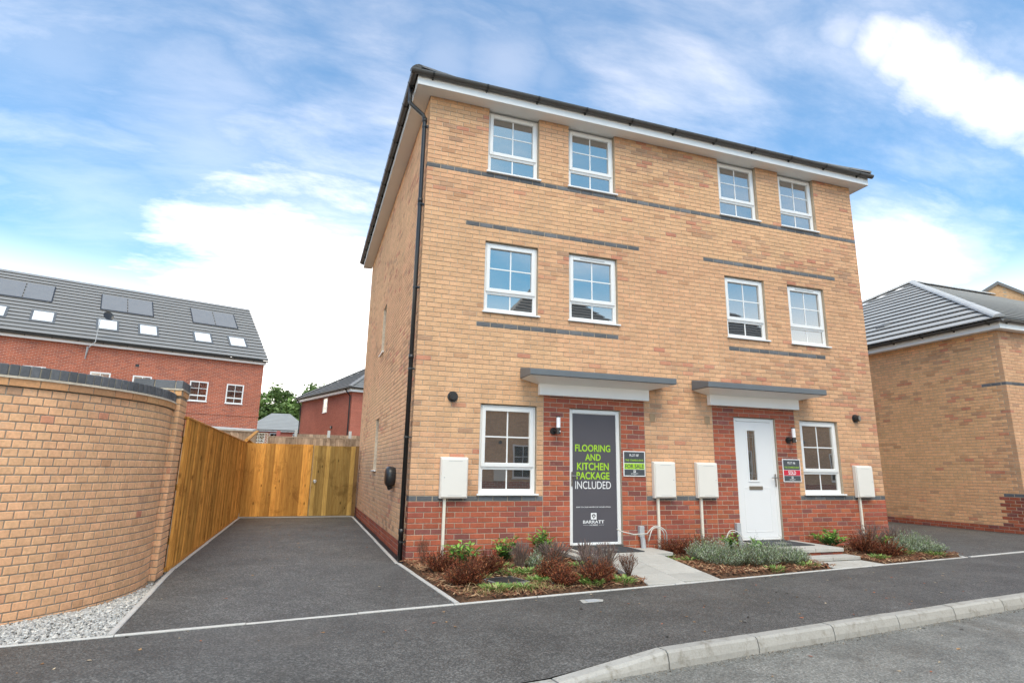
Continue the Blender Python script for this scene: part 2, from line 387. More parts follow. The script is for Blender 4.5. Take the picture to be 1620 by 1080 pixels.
# ------------------------------------------------------------------ ground, road, pavement
c_, h_ = 0.075, 0.113125          # brick course, half brick
W = 80 * h_                       # house frontage 9.05 m
def EY(x): return -2.66 + 0.13 * (x - 0.095)      # back edge of pavement
def KY(x): return -4.471 + 0.13 * (x - 1.22)      # back of kerb
SL = 0.13; un = math.hypot(1, SL); RD = (1 / un, SL / un); RN = (SL / un, -1 / un)   # road direction, towards the road

def sheet(name, pts, z, mat, label, cat):
    m = MB(); m.add([(x, y, z) for x, y in pts], [tuple(range(len(pts)))]); o = m.build(name, mat)
    return tag(o, label, cat, kind='structure')
m = MB()
ys = [-400, -60, -20, 0, 11.0, 13, 16, 20, 25, 30, 60, 120, 400, 1500]
def gz(y):
    t = min(1, max(0, (y - 11) / 18.0)); return -0.14 + 1.9 * t * t * (3 - 2 * t)
xs = [-900, -100, -30, -10, 0, 10, 30, 100, 900]
vs = [(x, y, gz(y)) for y in ys for x in xs]; nx = len(xs)
m.add(vs, [(j * nx + i, j * nx + i + 1, (j + 1) * nx + i + 1, (j + 1) * nx + i) for j in range(len(ys) - 1) for i in range(nx - 1)])
tag(m.build('ground', GROUND), 'rough bare ground around the housing plots', 'ground', kind='structure')

def dropf(x):                                                  # dropped kerb in front of the driveway
    t = min(1, max(0, (x - 0.28) / 0.90)); return 1 - t
m = MB(); xs = [-60, -20, -8] + [-7 + 0.25 * i for i in range(0, 45)] + [6, 10, 20, 60]
rows = [0.0, 0.5, 0.8, 0.92, 1.0]
vs = []
for x in xs:
    for r in rows:
        y = EY(x) * (1 - r) + (KY(x)) * r
        vs.append((x, y, -0.085 * dropf(x) * max(0, (r - 0.5) / 0.5) ** 1.3))
nr = len(rows)
m.add(vs, [(i * nr + j + 1, (i + 1) * nr + j + 1, (i + 1) * nr + j, i * nr + j) for i in range(len(xs) - 1) for j in range(nr - 1)])
tag(m.build('pavement', TAR_PATH), 'dark tarmac pavement between the kerb and the front gardens', 'pavement', kind='structure')
rz = -0.112
sheet('road', [(x, KY(x) + 0.02) for x in (60, -60)] + [(-60, -14.5), (60, -6.0)], rz, TAR_ROAD, 'worn grey asphalt road in front of the kerb', 'road')
DL = lambda y: -2.72 - 0.05 * (y + 2.3) if y < 0.3 else -2.85
sheet('driveway', [(-2.70, EY(-2.70)), (0.10, EY(0.10)), (-0.10, 0.0), (-0.10, 8.42), (-2.87, 8.42), (-2.86, 0.3)], 0.0, TAR_DRIVE, 'dark tarmac driveway running back to the wooden gate', 'driveway')
sheet('side_driveway', [(9.16, 0.0), (8.90, EY(8.9)), (60, EY(60)), (60, 0.6), (14.4, 0.72), (14.4, 22), (9.16, 22)], 0.0, TAR_DRIVE, 'tarmac driveway between the pair of houses and the buff house on the right', 'driveway')

# kerb stones -----------------------------------------------------
kerb = tag(empty('kerb', (1.2, KY(1.2), 0)), 'row of worn concrete kerb stones along the road edge', 'kerb', kind='structure')
KS = 0.915
s0 = 0.28 * un
def kerb_pt(s, off, z): # s: metres along the kerb measured from x=0
    x0 = s / un; return (x0 + RN[0] * off, KY(x0) + RN[1] * off, z)
for i in range(-4, 14):
    a = s0 + i * KS + 0.006; b = s0 + (i + 1) * KS - 0.006
    ja = uni(-0.003, 0.003)
    def top(s):
        t = min(1, max(0, (s - s0) / KS)); return -0.088 + 0.094 * t + ja
    za, zb = top(a), top(b)
    prof = lambda zt: [(0.0, rz - 0.1), (0.127, rz - 0.1), (0.127, max(rz + 0.004, zt - 0.075)), (0.112, max(rz + 0.008, zt - 0.016)), (0.092, zt), (0.006, zt), (0.0, zt - 0.006)]
    A = [kerb_pt(a, o, z) for o, z in prof(za)]; B = [kerb_pt(b, o, z) for o, z in prof(zb)]
    m = MB(); n = len(A)
    m.add(A + B, [(k, n + k, n + (k + 1) % n, (k + 1) % n) for k in range(n)] + [tuple(range(n)), tuple(range(2 * n - 1, n - 1, -1))])
    m.build('kerb_stone', KERB, kerb)
# damp dirt channel and grit lying along the kerb
m = MB()
for i in range(900):
    s = uni(-1.5, 9); o = 0.135 + abs(random.gauss(0, 0.05)); x, y, z = kerb_pt(s, o, rz); r = uni(0.003, 0.010); a = uni(0, 6.28)
    g = uni(0.10, 0.32)
    m.add([(x + r * math.cos(a), y + r * math.sin(a), z + 0.001), (x + r * math.cos(a + 2.1), y + r * math.sin(a + 2.1), z + 0.001), (x + r * math.cos(a + 4.2), y + r * math.sin(a + 4.2), z + 0.001), (x, y, z + r)],
          [(0, 1, 3), (1, 2, 3), (2, 0, 3)], (g, g * 0.88, g * 0.72))
tag(m.build('road_grit', CHIP), 'loose grit lying in the gutter along the kerb', 'grit', kind='stuff')

def edging(p0, p1, label, zt=0.012, wd=0.05, ln=0.915, name='edging'):
    r = tag(empty(name, (p0[0], p0[1], 0)), label, 'edging', kind='structure')
    dx, dy = p1[0] - p0[0], p1[1] - p0[1]; L = math.hypot(dx, dy); u = (dx / L, dy / L); nn = (-u[1], u[0]); s = 0.0
    while s < L - 0.02:
        e = min(L, s + ln); z = zt + uni(-0.003, 0.003); m = MB(); o0 = uni(-0.003, 0.003)
        P = lambda t, o, z: (p0[0] + u[0] * t + nn[0] * o, p0[1] + u[1] * t + nn[1] * o, z)
        q = wd / 2; a, b = s + 0.003, e - 0.003
        pr = [(-q + o0, -0.1), (q + o0, -0.1), (q + o0, z - 0.006), (q - 0.008 + o0, z), (-q + 0.008 + o0, z), (-q + o0, z - 0.006)]
        A = [P(a, o, zz) for o, zz in pr]; B = [P(b, o, zz) for o, zz in pr]; n = 6
        m.add(A + B, [((k + 1) % n, n + (k + 1) % n, n + k, k) for k in range(n)] + [tuple(range(n))[::-1], tuple(range(n, 2 * n))])
        m.build('edging_stone', EDGE, r); s = e
    return r
edging((-7.2, EY(-7.2)), (8.85, EY(8.85)), 'pale concrete edging along the back of the pavement', 0.010, 0.036)
edging((8.93, EY(8.93)), (14.5, EY(14.5)), 'pale concrete edging across the mouth of the right-hand driveway', 0.016)
edging((0.105, EY(0.105) + 0.04), (-0.085, 0.02), 'pale concrete edging between the driveway and the planted bed')
edging((-0.10, 0.03), (-0.10, 8.38), 'pale concrete edging along the side wall drain')
edging((-2.70, EY(-2.7) + 0.04), (-2.86, 0.3), 'pale concrete edging between the driveway and the white gravel')
edging((-2.855, 0.31), (-2.855, 8.36), 'pale concrete edging under the long driveway fence')
edging((8.83, EY(8.83) + 0.04), (9.08, 0.0), 'pale concrete edging at the right end of the planted beds')
# dark drain strip beside the house
m = MB(); m.quad((-0.078, 0, 0.004), (0.02, 0, 0.004), (0.02, 9.0, 0.004), (-0.078, 9.0, 0.004))
for i in range(70): m.box(-0.07, -0.008, 0.1 + i * 0.125, 0.16 + i * 0.125, 0.004, 0.014)
tag(m.build('drain_channel', CHAR), 'dark slotted drain channel along the foot of the side wall', 'drain', kind='structure')

# ------------------------------------------------------------------ bricks
def vnoise(x, y, seed=0):
    def hsh(i, j):
        n = (i * 374761393 + j * 668265263 + seed * 974634557) & 0xffffffff
        n = ((n ^ (n >> 13)) * 1274126177) & 0xffffffff
        return ((n ^ (n >> 16)) & 0xffff) / 65535.0
    i, j = math.floor(x), math.floor(y); fx, fy = x - i, y - j
    fx = fx * fx * (3 - 2 * fx); fy = fy * fy * (3 - 2 * fy)
    a = hsh(i, j) * (1 - fx) + hsh(i + 1, j) * fx; b = hsh(i, j + 1) * (1 - fx) + hsh(i + 1, j + 1) * fx
    return a * (1 - fy) + b * fy
def col_buff(u, z, seed=0, warm=0.0):
    v = uni(0.93, 1.07); n = vnoise(u * 0.9 + z * 0.6, z * 1.5 - u * 0.35, 3 + seed); n2 = vnoise(u * 0.45, z * 0.5, 17 + seed)
    base = [0.628, 0.370, 0.211]
    pink = [0.628, 0.352, 0.203]; yel = [0.636, 0.383, 0.214]
    t = rnd()
    b = [base[i] * (1 - t) + (pink if n2 < 0.5 else yel)[i] * t for i in range(3)]
    pd = 0.03 + max(0, n - 0.50) * 1.35
    if rnd() < pd:
        d = random.choice(([0.46, 0.25, 0.14], [0.42, 0.25, 0.16], [0.50, 0.26, 0.155], [0.49, 0.20, 0.13])); k = uni(0.45, 0.95)
        b = [b[i] * (1 - k) + d[i] * k for i in range(3)]
    b = [x * v for x in b]; b[1] *= 1 - warm * 0.10; b[2] *= 1 - warm * 0.28
    return tuple(b)
def col_red(u, z, seed=0):
    v = uni(0.82, 1.12); t = rnd()
    if t < 0.56: b = [0.395, 0.108, 0.060]
    elif t < 0.80: b = [0.325, 0.092, 0.062]
    elif t < 0.92: b = [0.240, 0.085, 0.070]
    else: b = [0.430, 0.132, 0.066]
    return tuple(x * v for x in b)
def col_blue(u, z, seed=0):
    v = uni(0.8, 1.3); return tuple(x * v for x in BLUEBRICK_COL)
MORT_BUFF = (0.49, 0.385, 0.28); MORT_RED = (0.47, 0.38, 0.295); MORT_BLUE = (0.36, 0.32, 0.27)

def lay(u0, u1, k0, k1, openings=(), parity=0, z0=0.0, skip=None):
    """pieces (a, b, k) of a stretcher bond run from u0 to u1, courses k0..k1-1, cut by openings (ua, ub, ka, kb)"""
    res = []
    for k in range(k0, k1):
        off = 0.0 if (k + parity) % 2 == 0 else -h_
        x = u0 + off; cuts = sorted([(o[0], o[1]) for o in openings if o[2] <= k < o[3]])
        while x < u1 - 1e-6:
            segs = [(max(x, u0), min(x + 2 * h_, u1))]
            for (ca, cb) in cuts:
                ns = []
                for (a, b) in segs:
                    if cb <= a + 1e-6 or ca >= b - 1e-6: ns.append((a, b))
                    else:
                        if ca > a + 1e-6: ns.append((a, ca))
                        if cb < b - 1e-6: ns.append((cb, b))
                segs = ns
            for (a, b) in segs:
                if b - a > 0.035: res.append((a, b, k))
            x += 2 * h_
    return res
BD = 0.1025                       # brick depth
def brick_pts(w_, d, hz, ch=0.004):
    """front at y=0, going back to y=d; chamfered arrises on the face"""
    return ([(ch, 0, ch), (w_ - ch, 0, ch), (w_ - ch, 0, hz - ch), (ch, 0, hz - ch),
             (0, ch, 0), (w_, ch, 0), (w_, ch, hz), (0, ch, hz), (0, d, 0), (w_, d, 0), (w_, d, hz), (0, d, hz)],
            [(0, 1, 2, 3), (4, 5, 1, 0), (5, 6, 2, 1), (6, 7, 3, 2), (7, 4, 0, 3), (8, 9, 5, 4), (9, 10, 6, 5), (10, 11, 7, 6), (11, 8, 4, 7)])
def add_brick(m, a, b, z, col, place, d=BD, hz=0.065, jit=0.0012):
    vs, fs = brick_pts(b - a - 0.010, d, hz); j = uni(-jit, jit); jz = uni(-0.0008, 0.0008)
    m.add([place(a + 0.005 + v[0], v[1] + j, z + 0.005 + v[2] + jz) for v in vs], fs, col)
_bm = {}
def brick_mesh(w_, d=BD, hz=0.065):
    key = (round(w_, 4), round(d, 4), hz)
    if key not in _bm:
        vs, fs = brick_pts(w_, d, hz); mm = MB(); mm.add(vs, fs); _bm[key] = mm.mesh('brick', BRICK_O)
    return _bm[key]
def mortar_cells(m, us, zs, solid, tintf, place, dep=0.007):
    us = sorted(set(round(x, 4) for x in us)); zs = sorted(set(round(x, 4) for x in zs))
    for i in range(len(us) - 1):
        for j in range(len(zs) - 1):
            uc, zc_ = (us[i] + us[i + 1]) / 2, (zs[j] + zs[j + 1]) / 2
            if solid(uc, zc_):
                m.quad(place(us[i], dep, zs[j]), place(us[i + 1], dep, zs[j]), place(us[i + 1], dep, zs[j + 1]), place(us[i], dep, zs[j + 1]), tintf(uc, zc_))
def mortar_reveal(m, o, place, col, dep=0.007, back=0.19, g=0.004):
    a, b, z0, z1 = o[0] - g, o[1] + g, o[2] - g, o[3] + g
    P = place
    m.quad(P(a, dep, z0), P(a, dep, z1), P(a, back, z1), P(a, back, z0), col); m.quad(P(b, dep, z0), P(b, back, z0), P(b, back, z1), P(b, dep, z1), col)
    m.quad(P(a, dep, z1), P(b, dep, z1), P(b, back, z1), P(a, back, z1), col); m.quad(P(a, dep, z0), P(a, back, z0), P(b, back, z0), P(b, dep, z0), col)

# ------------------------------------------------------------------ the pair of houses
EAVE = 97 * c_                    # 7.275
house = tag(empty('semi_detached_house', (0, 0, 0)), 'three-storey pair of buff brick houses with red brick door surrounds', 'house')
WL, WR = (9, 17), (22, 30)
front_open = []                   # in half bricks / courses: a, b, k0, k1, kind
for (a, b) in (WL, WR):
    for (k0, k1) in ((49, 65), (81, 97)):
        front_open.append((a, b, k0, k1)); front_open.append((80 - b, 80 - a, k0, k1))
front_open += [(9, 17, 12, 30), (63, 71, 12, 30), (22, 30, 2, 30), (50, 58, 2, 30)]
OP = [(a * h_, b * h_, k0, k1) for a, b, k0, k1 in front_open]
front = lambda u, d, z: (u, d, z)
pieces = []                       # (a, b, k, colour function)
for (a, b) in ((0, 18), (34, 46), (62, 80)):
    pieces += [p + ('b',) for p in lay(a * h_, b * h_, -3, 33, OP, 0)]
for (a, b) in ((18, 34), (46, 62)):
    pieces += [p + ('p',) for p in lay(a * h_, b * h_, -3, 33, OP, 1)]
pieces += [p + ('b',) for p in lay(0, W, 33, 97, OP, 0)]
def front_colour(a, b, k, t):
    u = (a + b) / 2; z = k * c_; hu = u / h_
    if k < 11 or t == 'p': return col_red(u, z)
    if k == 11 or k == 80: return col_blue(u, z)
    if k == 46 and (9 <= hu <= 30 or 50 <= hu <= 71): return col_blue(u, z)
    if k == 68 and (6 <= hu <= 33 or 47 <= hu <= 74): return col_blue(u, z)
    return col_buff(u, z)
fw = MB()
us = [0.007, W - 0.007] + [x * h_ for x in (18, 34, 46, 62)] + [o[i] + (-0.004, 0.004)[i] for o in OP for i in (0, 1)]
zs = [-0.225, EAVE + 0.05, 11 * c_, 12 * c_, 33 * c_] + [o[i] * c_ + (0, 0, -0.004, 0.004)[i] for o in OP for i in (2, 3)]
def f_solid(u, z): return not any(o[0] - 0.004 < u < o[1] + 0.004 and o[2] * c_ - 0.004 < z < o[3] * c_ + 0.004 for o in OP)
def f_tint(u, z):
    if z < 11 * c_ or ((18 * h_ < u < 34 * h_ or 46 * h_ < u < 62 * h_) and z < 33 * c_): return MORT_RED
    return MORT_BUFF
mortar_cells(fw, us, zs, f_solid, f_tint, front)
for o in OP: mortar_reveal(fw, (o[0], o[1], o[2] * c_, o[3] * c_), front, MORT_BUFF if o[2] > 5 else MORT_RED)
fw.quad((0.007, 0.007, -0.2), (0.007, 0.007, EAVE), (0.007, 0.12, EAVE), (0.007, 0.12, -0.2), MORT_BUFF)
fw.quad((W - 0.007, 0.007, -0.2), (W - 0.007, 0.12, -0.2), (W - 0.007, 0.12, EAVE), (W - 0.007, 0.007, EAVE), MORT_BUFF)
front_wall = fw.build('front_wall', MORTAR, house)
std = []; rest = []
for p in pieces:
    a, b, k, t = p
    wd = b - a; cen = Vector(((a + b) / 2, 0, (k + .5) * c_)); ok = (abs(wd - 2 * h_) < 1e-4 or abs(wd - h_) < 1e-4) and not (a < 1e-6 and k % 2) and k >= 1
    dist = (cen - Vector(CAM)).length * (1.0 if wd > 0.2 else 1.6)
    (std if ok else rest).append((dist, p))
std.sort(key=lambda q: q[0])
for dist, (a, b, k, t) in std[:300]:
    o = link('brick', brick_mesh(b - a - 0.010)); o.location = (a + 0.005, uni(-0.0012, 0.0012), k * c_ + 0.005)
    o.color = (*front_colour(a, b, k, t), 1); o.parent = front_wall
m = MB()
for dist, (a, b, k, t) in std[300:] + rest:
    add_brick(m, a, b, k * c_, front_colour(a, b, k, t), front, d=(0.215 if a < 1e-6 and k % 2 else BD))
tag(m.build('brickwork', BRICK_T, front_wall), kind='stuff')

# side wall, facing the driveway (x = 0)
SD = 9.1                          # house depth
side = lambda u, d, z: (d, u, z)
SOP = [(4.42, 5.02, 16, 31), (4.42, 5.02, 50, 65)]
sw = MB(); SM = (0.56, 0.455, 0.345)
us = [0.10, SD] + [o[i] + (-0.004, 0.004)[i] for o in SOP for i in (0, 1)]; zs = [-0.225, EAVE + 0.05, 3 * c_] + [o[i] * c_ + (0, 0, -0.004, 0.004)[i] for o in SOP for i in (2, 3)]
mortar_cells(sw, us, zs, lambda u, z: not any(o[0] - 0.004 < u < o[1] + 0.004 and o[2] * c_ - 0.004 < z < o[3] * c_ + 0.004 for o in SOP), lambda u, z: MORT_RED if z < 3 * c_ else SM, lambda u, d, z: (d, u, z))
for o in SOP: mortar_reveal(sw, (o[0], o[1], o[2] * c_, o[3] * c_), side, SM)
side_wall = sw.build('side_wall', MORTAR, house)
m = MB()
for (a, b, k) in lay(h_, SD, -3, 97, SOP, 0):
    if k % 2 and a < h_ + 1e-6: continue
    col = col_red(a, k * c_) if k < 3 else (col_blue(a, 0) if k == 80 and a < 0.02 else tuple(x * 1.14 for x in col_buff(a, k * c_, 5)))  # side bricks lightened in colour to make up for the weaker light
    add_brick(m, a, b, k * c_, col, side)
tag(m.build('brickwork', BRICK_T, side_wall), kind='stuff')
# right and rear walls, out of sight of the photograph
m = MB(); m.box(W - 0.12, W - 0.008, 0.125, SD, -0.2, EAVE + 0.05); m.box(0.008, W - 0.125, SD, SD + 0.1, -0.2, EAVE + 0.05)
FB_BUFF = far_brick('buff_brickwork', (0.50, 0.305, 0.16), (0.42, 0.24, 0.125), (0.36, 0.29, 0.215), (0.7, 0.72))
m.build('rear_wall', FB_BUFF, house)

# windows -------------------------------------------------------------------------------
def pane(mb_parent, x0, x1, z0, z1, y, place, name='pane'):
    m = MB(); P = place
    m.hexa([P(x0, y, z0), P(x1, y, z0), P(x1, y + 0.02, z0), P(x0, y + 0.02, z0), P(x0, y, z1), P(x1, y, z1), P(x1, y + 0.02, z1), P(x0, y + 0.02, z1)])
    return m.build(name, GLASS, mb_parent)
def pbox(m, place, x0, x1, y0, y1, z0, z1):
    m.hexa([place(x0, y0, z0), place(x1, y0, z0), place(x1, y1, z0), place(x0, y1, z0), place(x0, y0, z1), place(x1, y0, z1), place(x1, y1, z1), place(x0, y1, z1)])
def pframe(m, P, x0, x1, z0, z1, y0, y1, t, tb=None):
    tb = tb or t
    pbox(m, P, x0, x0 + t, y0, y1, z0, z1); pbox(m, P, x1 - t, x1, y0, y1, z0, z1)
    pbox(m, P, x0 + t, x1 - t, y0, y1, z0, z0 + tb); pbox(m, P, x0 + t, x1 - t, y0, y1, z1 - t, z1)
def bev(o, wd=0.004):
    md = o.modifiers.new('bevel', 'BEVEL'); md.width = wd; md.segments = 1; md.limit_method = 'ANGLE'; return o
def window(parent, x0, x1, z0, z1, place=front, split=0.27, rec=0.058, vent=False, detail=True, head=0.0):
    """outer frame > casement, glazing bars, panes, sill"""
    P = place; x0 += 0.002; x1 -= 0.002; z1 -= 0.006
    zs_ = z0 + 0.035                                           # frame stands on the sill
    zt = zs_ + (z1 - zs_) * split                              # transom
    m = MB(); t = 0.052
    pframe(m, P, x0, x1, zs_, z1, rec, rec + 0.07, t)
    pbox(m, P, x0 + t, x1 - t, rec + 0.002, rec + 0.068, zt - 0.022, zt + 0.022)
    wnd = bev(m.build('window', UPVC, parent), 0.003)
    # opening casement, standing proud of the frame
    a, b, q0, q1 = x0 + 0.030, x1 - 0.030, zt + 0.004, z1 - 0.030
    m = MB(); pframe(m, P, a, b, q0, q1, rec - 0.016, rec + 0.05, 0.062); bev(m.build('casement', UPVC, wnd), 0.006)
    ga, gb, g0, g1 = a + 0.062, b - 0.062, q0 + 0.062, q1 - 0.062
    gm, gz_ = (ga + gb) / 2, (g0 + g1) / 2; br = 0.010
    for (xa, xb) in ((ga, gm - br), (gm + br, gb)):
        for (za, zb) in ((g0, gz_ - br), (gz_ + br, g1)): pane(wnd, xa, xb, za, zb, rec + 0.022, P)
    m = MB(); pbox(m, P, gm - br, gm + br, rec + 0.016, rec + 0.04, g0, g1); m.build('glazing_bar', UPVC, wnd)
    m = MB(); pbox(m, P, ga, gm - br, rec + 0.0165, rec + 0.04, gz_ - br, gz_ + br); pbox(m, P, gm + br, gb, rec + 0.0165, rec + 0.04, gz_ - br, gz_ + br); m.build('glazing_bar', UPVC, wnd)
    # fixed light below
    la, lb, l0, l1 = x0 + t, x1 - t, zs_ + t, zt - 0.022; lm = (la + lb) / 2
    m = MB(); pframe(m, P, la, lb, l0, l1, rec + 0.008, rec + 0.05, 0.012); m.build('glazing_bead', UPVC, wnd)
    for (xa, xb) in ((la + 0.012, lm - br), (lm + br, lb - 0.012)): pane(wnd, xa, xb, l0 + 0.012, l1 - 0.012, rec + 0.026, P)
    m = MB(); pbox(m, P, lm - br, lm + br, rec + 0.020, rec + 0.045, l0 + 0.012, l1 - 0.012); m.build('glazing_bar', UPVC, wnd)
    m = MB(); pbox(m, P, x0 - 0.035, x1 + 0.035, -0.040, -0.0025, z0 + 0.004, z0 + 0.032); pbox(m, P, x0 + 0.001, x1 - 0.001, -0.0025, rec + 0.07, z0 + 0.004, z0 + 0.0345)
    bev(m.build('sill', UPVC, wnd), 0.004)
    if vent:
        m = MB(); pbox(m, P, x0 + 0.22, x1 - 0.22, rec - 0.022, rec - 0.014, z1 - 0.062, z1 - 0.048); m.build('trickle_vent', GREYPL, wnd)
    return wnd
for (a, b) in (WL, WR):
    for mir in (False, True):
        aa, bb = (80 - b, 80 - a) if mir else (a, b)
        window(house, aa * h_, bb * h_, 49 * c_, 65 * c_, split=0.285, vent=((a == 22) != mir))
        window(house, aa * h_, bb * h_, 81 * c_, 97 * c_ - 0.03, split=0.30, rec=0.075)
window(house, 9 * h_, 17 * h_, 12 * c_, 30 * c_, split=0.29); window(house, 63 * h_, 71 * h_, 12 * c_, 30 * c_, split=0.29)
for o in SOP: window(house, o[0], o[1], o[2] * c_, o[3] * c_, side, rec=0.098, vent=False)

# text ---------------------------------------------------------------------------------
def text_part(body, parent, mat, x, y, z0, z1, width=None, bold=0.0, center=True, name='lettering', depth=0.0012):
    cu = bpy.data.curves.new('text', 'FONT'); cu.body = body; cu.size = 1.0; cu.offset = bold; cu.extrude = 0.0; cu.resolution_u = 4
    tmp = bpy.data.objects.new('tmp_text', cu); COL.objects.link(tmp)
    bpy.context.view_layer.update()
    me = bpy.data.meshes.new_from_object(tmp.evaluated_get(bpy.context.evaluated_depsgraph_get()))
    bpy.data.objects.remove(tmp); bpy.data.curves.remove(cu)
    xs_ = [v.co.x for v in me.vertices]; ys_ = [v.co.y for v in me.vertices]
    x0, x1, y0, y1 = min(xs_), max(xs_), min(ys_), max(ys_)
    sz = (z1 - z0) / (y1 - y0); sx = sz if width is None else width / (x1 - x0)
    for v in me.vertices:
        v.co = Vector((x + (v.co.x - ((x0 + x1) / 2 if center else x0)) * sx, y, z0 + (v.co.y - y0) * sz))
    me.materials.clear(); me.materials.append(mat); me.update()
    return link(name, me, parent)
def flat_part(parent, name, mat, x0, x1, y, z0, z1, thick=0.001):
    m = MB(); m.box(x0, x1, y, y + thick, z0, z1); return m.build(name, mat, parent)

# doors --------------------------------------------------------------------------------
DZ0 = 0.165
def door_frame(x0, x1):
    m = MB(); x0 += 0.002; x1 -= 0.002
    m.frame(x0, x1, DZ0, 2.244, 0.045, 0.115, 0.062, 0.03); return bev(m.build('door', UPVC, house), 0.004)
def lever(parent, x, z, dirx, y=0.062):
    m = MB(); m.box(x - 0.014, x + 0.014, y - 0.012, y + 0.002, z - 0.11, z + 0.11)
    m.tube([(x, y - 0.01, z + 0.045), (x, y - 0.05, z + 0.045)], 0.011, 8); m.tube([(x - dirx * 0.008, y - 0.048, z + 0.045), (x + dirx * 0.05, y - 0.052, z + 0.046), (x + dirx * 0.115, y - 0.046, z + 0.045)], [0.010, 0.009, 0.008], 8)
    m.tube([(x, y - 0.014, z - 0.055), (x, y - 0.010, z - 0.055)], 0.012, 10)
    return bev(m.build('handle', STEEL, parent), 0.003)
d1 = door_frame(22 * h_, 30 * h_); x0, x1 = 22 * h_ + 0.064, 30 * h_ - 0.064
m = MB(); m.box(x0 - 0.006, x1 + 0.006, 0.062, 0.11, DZ0 + 0.03, 2.184); m.build('door_leaf', DOORWHITE, d1)
m = MB()                                                     # printed vinyl stretched over the leaf, slightly slack
nx, nz = 8, 40
gv = [(x0 + 0.002 + (x1 - x0 - 0.004) * i / nx, 0.0575 - 0.0035 * vnoise(i * 0.5, j * 0.55, 9) * (1 if 0 < i < nx and 0 < j < nz else 0), DZ0 + 0.04 + (2.174 - DZ0 - 0.04) * j / nz) for j in range(nz + 1) for i in range(nx + 1)]
m.add(gv, [(j * (nx + 1) + i, j * (nx + 1) + i + 1, (j + 1) * (nx + 1) + i + 1, (j + 1) * (nx + 1) + i) for j in range(nz) for i in range(nx)])
o = m.build('vinyl_wrap', WRAP, d1, True); o['label'] = 'grey printed vinyl covering the front door'
yt = 0.0520
cx = 2.912
for (s, z0, z1, wd, mt, bo) in (('FLOORING', 1.580, 1.690, 0.625, INKGREEN, 0.022), ('AND', 1.440, 1.545, 0.275, INKGREEN, 0.022), ('KITCHEN', 1.292, 1.408, 0.560, INKGREEN, 0.022),
                                ('PACKAGE', 1.150, 1.264, 0.580, INKGREEN, 0.022), ('INCLUDED', 1.004, 1.122, 0.625, INKWHITE, 0.0),
                                ('SPEAK TO A SALES ADVISER FOR FURTHER DETAILS', 0.722, 0.738, 0.600, INKWHITE, 0.012), ('BARRATT', 0.484, 0.530, 0.365, INKWHITE, 0.012), ('HOMES', 0.450, 0.470, 0.14, INKWHITE, 0.014)):
    text_part(s, d1, mt, cx, yt, z0, z1, wd, bo)
flat_part(d1, 'printed_rule', INKWHITE, cx - 0.18, cx - 0.085, yt, 0.459, 0.4615); flat_part(d1, 'printed_rule', INKWHITE, cx + 0.085, cx + 0.18, yt, 0.459, 0.4615)
def logo(parent, x, z, s, y, dark):
    flat_part(parent, 'printed_emblem', INKWHITE, x - s / 2, x + s / 2, y, z - s / 2, z + s / 2)
    m = MB(); n = 14; yy = y - 0.0008
    ring = [(x + 0.33 * s * math.cos(2 * math.pi * i / n), yy, z + 0.06 * s + 0.30 * s * math.sin(2 * math.pi * i / n)) for i in range(n)]
    m.add(ring, [tuple(range(n))])
    m.quad((x - 0.06 * s, yy, z - 0.40 * s), (x + 0.06 * s, yy, z - 0.40 * s), (x + 0.05 * s, yy, z - 0.2 * s), (x - 0.05 * s, yy, z - 0.2 * s))
    m.build('printed_tree', dark, parent)
    m = MB(); yy -= 0.0006
    m.add([(x + 0.13 * s * math.cos(2 * math.pi * i / 10), yy, z + 0.02 * s + 0.13 * s * math.sin(2 * math.pi * i / 10)) for i in range(10)], [tuple(range(10))])
    m.build('printed_tree_centre', INKWHITE, parent)
logo(d1, cx + 0.002, 0.592, 0.098, yt, WRAP)
lever(d1, x0 - 0.012, 1.155, 1, 0.044)
m = MB(); m.box(22 * h_ + 0.01, 30 * h_ - 0.01, -0.035, 0.06, DZ0 - 0.022, DZ0 + 0.008); m.build('threshold', STEEL, d1)

d2 = door_frame(50 * h_, 58 * h_); x0, x1 = 50 * h_ + 0.064, 58 * h_ - 0.064
gx0, gx1, gz0, gz1 = 5.965, 6.135, 1.165, 2.02
m = MB(); m.box(x0, gx0, 0.058, 0.105, DZ0 + 0.035, 2.180); m.box(gx1, x1, 0.058, 0.105, DZ0 + 0.035, 2.180)
m.box(gx0, gx1, 0.058, 0.105, DZ0 + 0.035, gz0); m.box(gx0, gx1, 0.058, 0.105, gz1, 2.180); m.build('door_leaf', DOORWHITE, d2)
m = MB(); m.frame(gx0 - 0.035, gx1 + 0.035, gz0 - 0.035, gz1 + 0.035, 0.046, 0.060, 0.032); bev(m.build('glazing_surround', DOORWHITE, d2), 0.005)
m = MB(); m.frame(x0 + 0.10, x1 - 0.10, DZ0 + 0.13, 1.06 - 0.02, 0.0545, 0.0595, 0.018); bev(m.build('moulded_panel', DOORWHITE, d2), 0.002)
m = MB(); m.box(gx0 - 0.003, gx1 + 0.003, 0.070, 0.085, gz0 - 0.003, gz1 + 0.003); m.build('pane', GLASS, d2)
m = MB(); LC = simple('lead_came', (0.30, 0.29, 0.26), 0.4, 0.1, 20, metal=0.6)
for xx in (gx0 + 0.045, gx1 - 0.045): m.box(xx - 0.003, xx + 0.003, 0.066, 0.0705, gz0, gz1)
for zz in (gz0 + 0.07, gz0 + 0.11, gz1 - 0.07, gz1 - 0.11): m.box(gx0, gx1, 0.0655, 0.0704, zz - 0.003, zz + 0.003)
m.build('leaded_pattern', LC, d2)
m = MB(); m.box(5.935, 6.225, 0.046, 0.058, 1.00, 1.062); bev(m.build('letter_plate', simple('tarnished_brass_plate', (0.36, 0.31, 0.25), 0.38, 0.1, 12, metal=0.8), d2), 0.004)
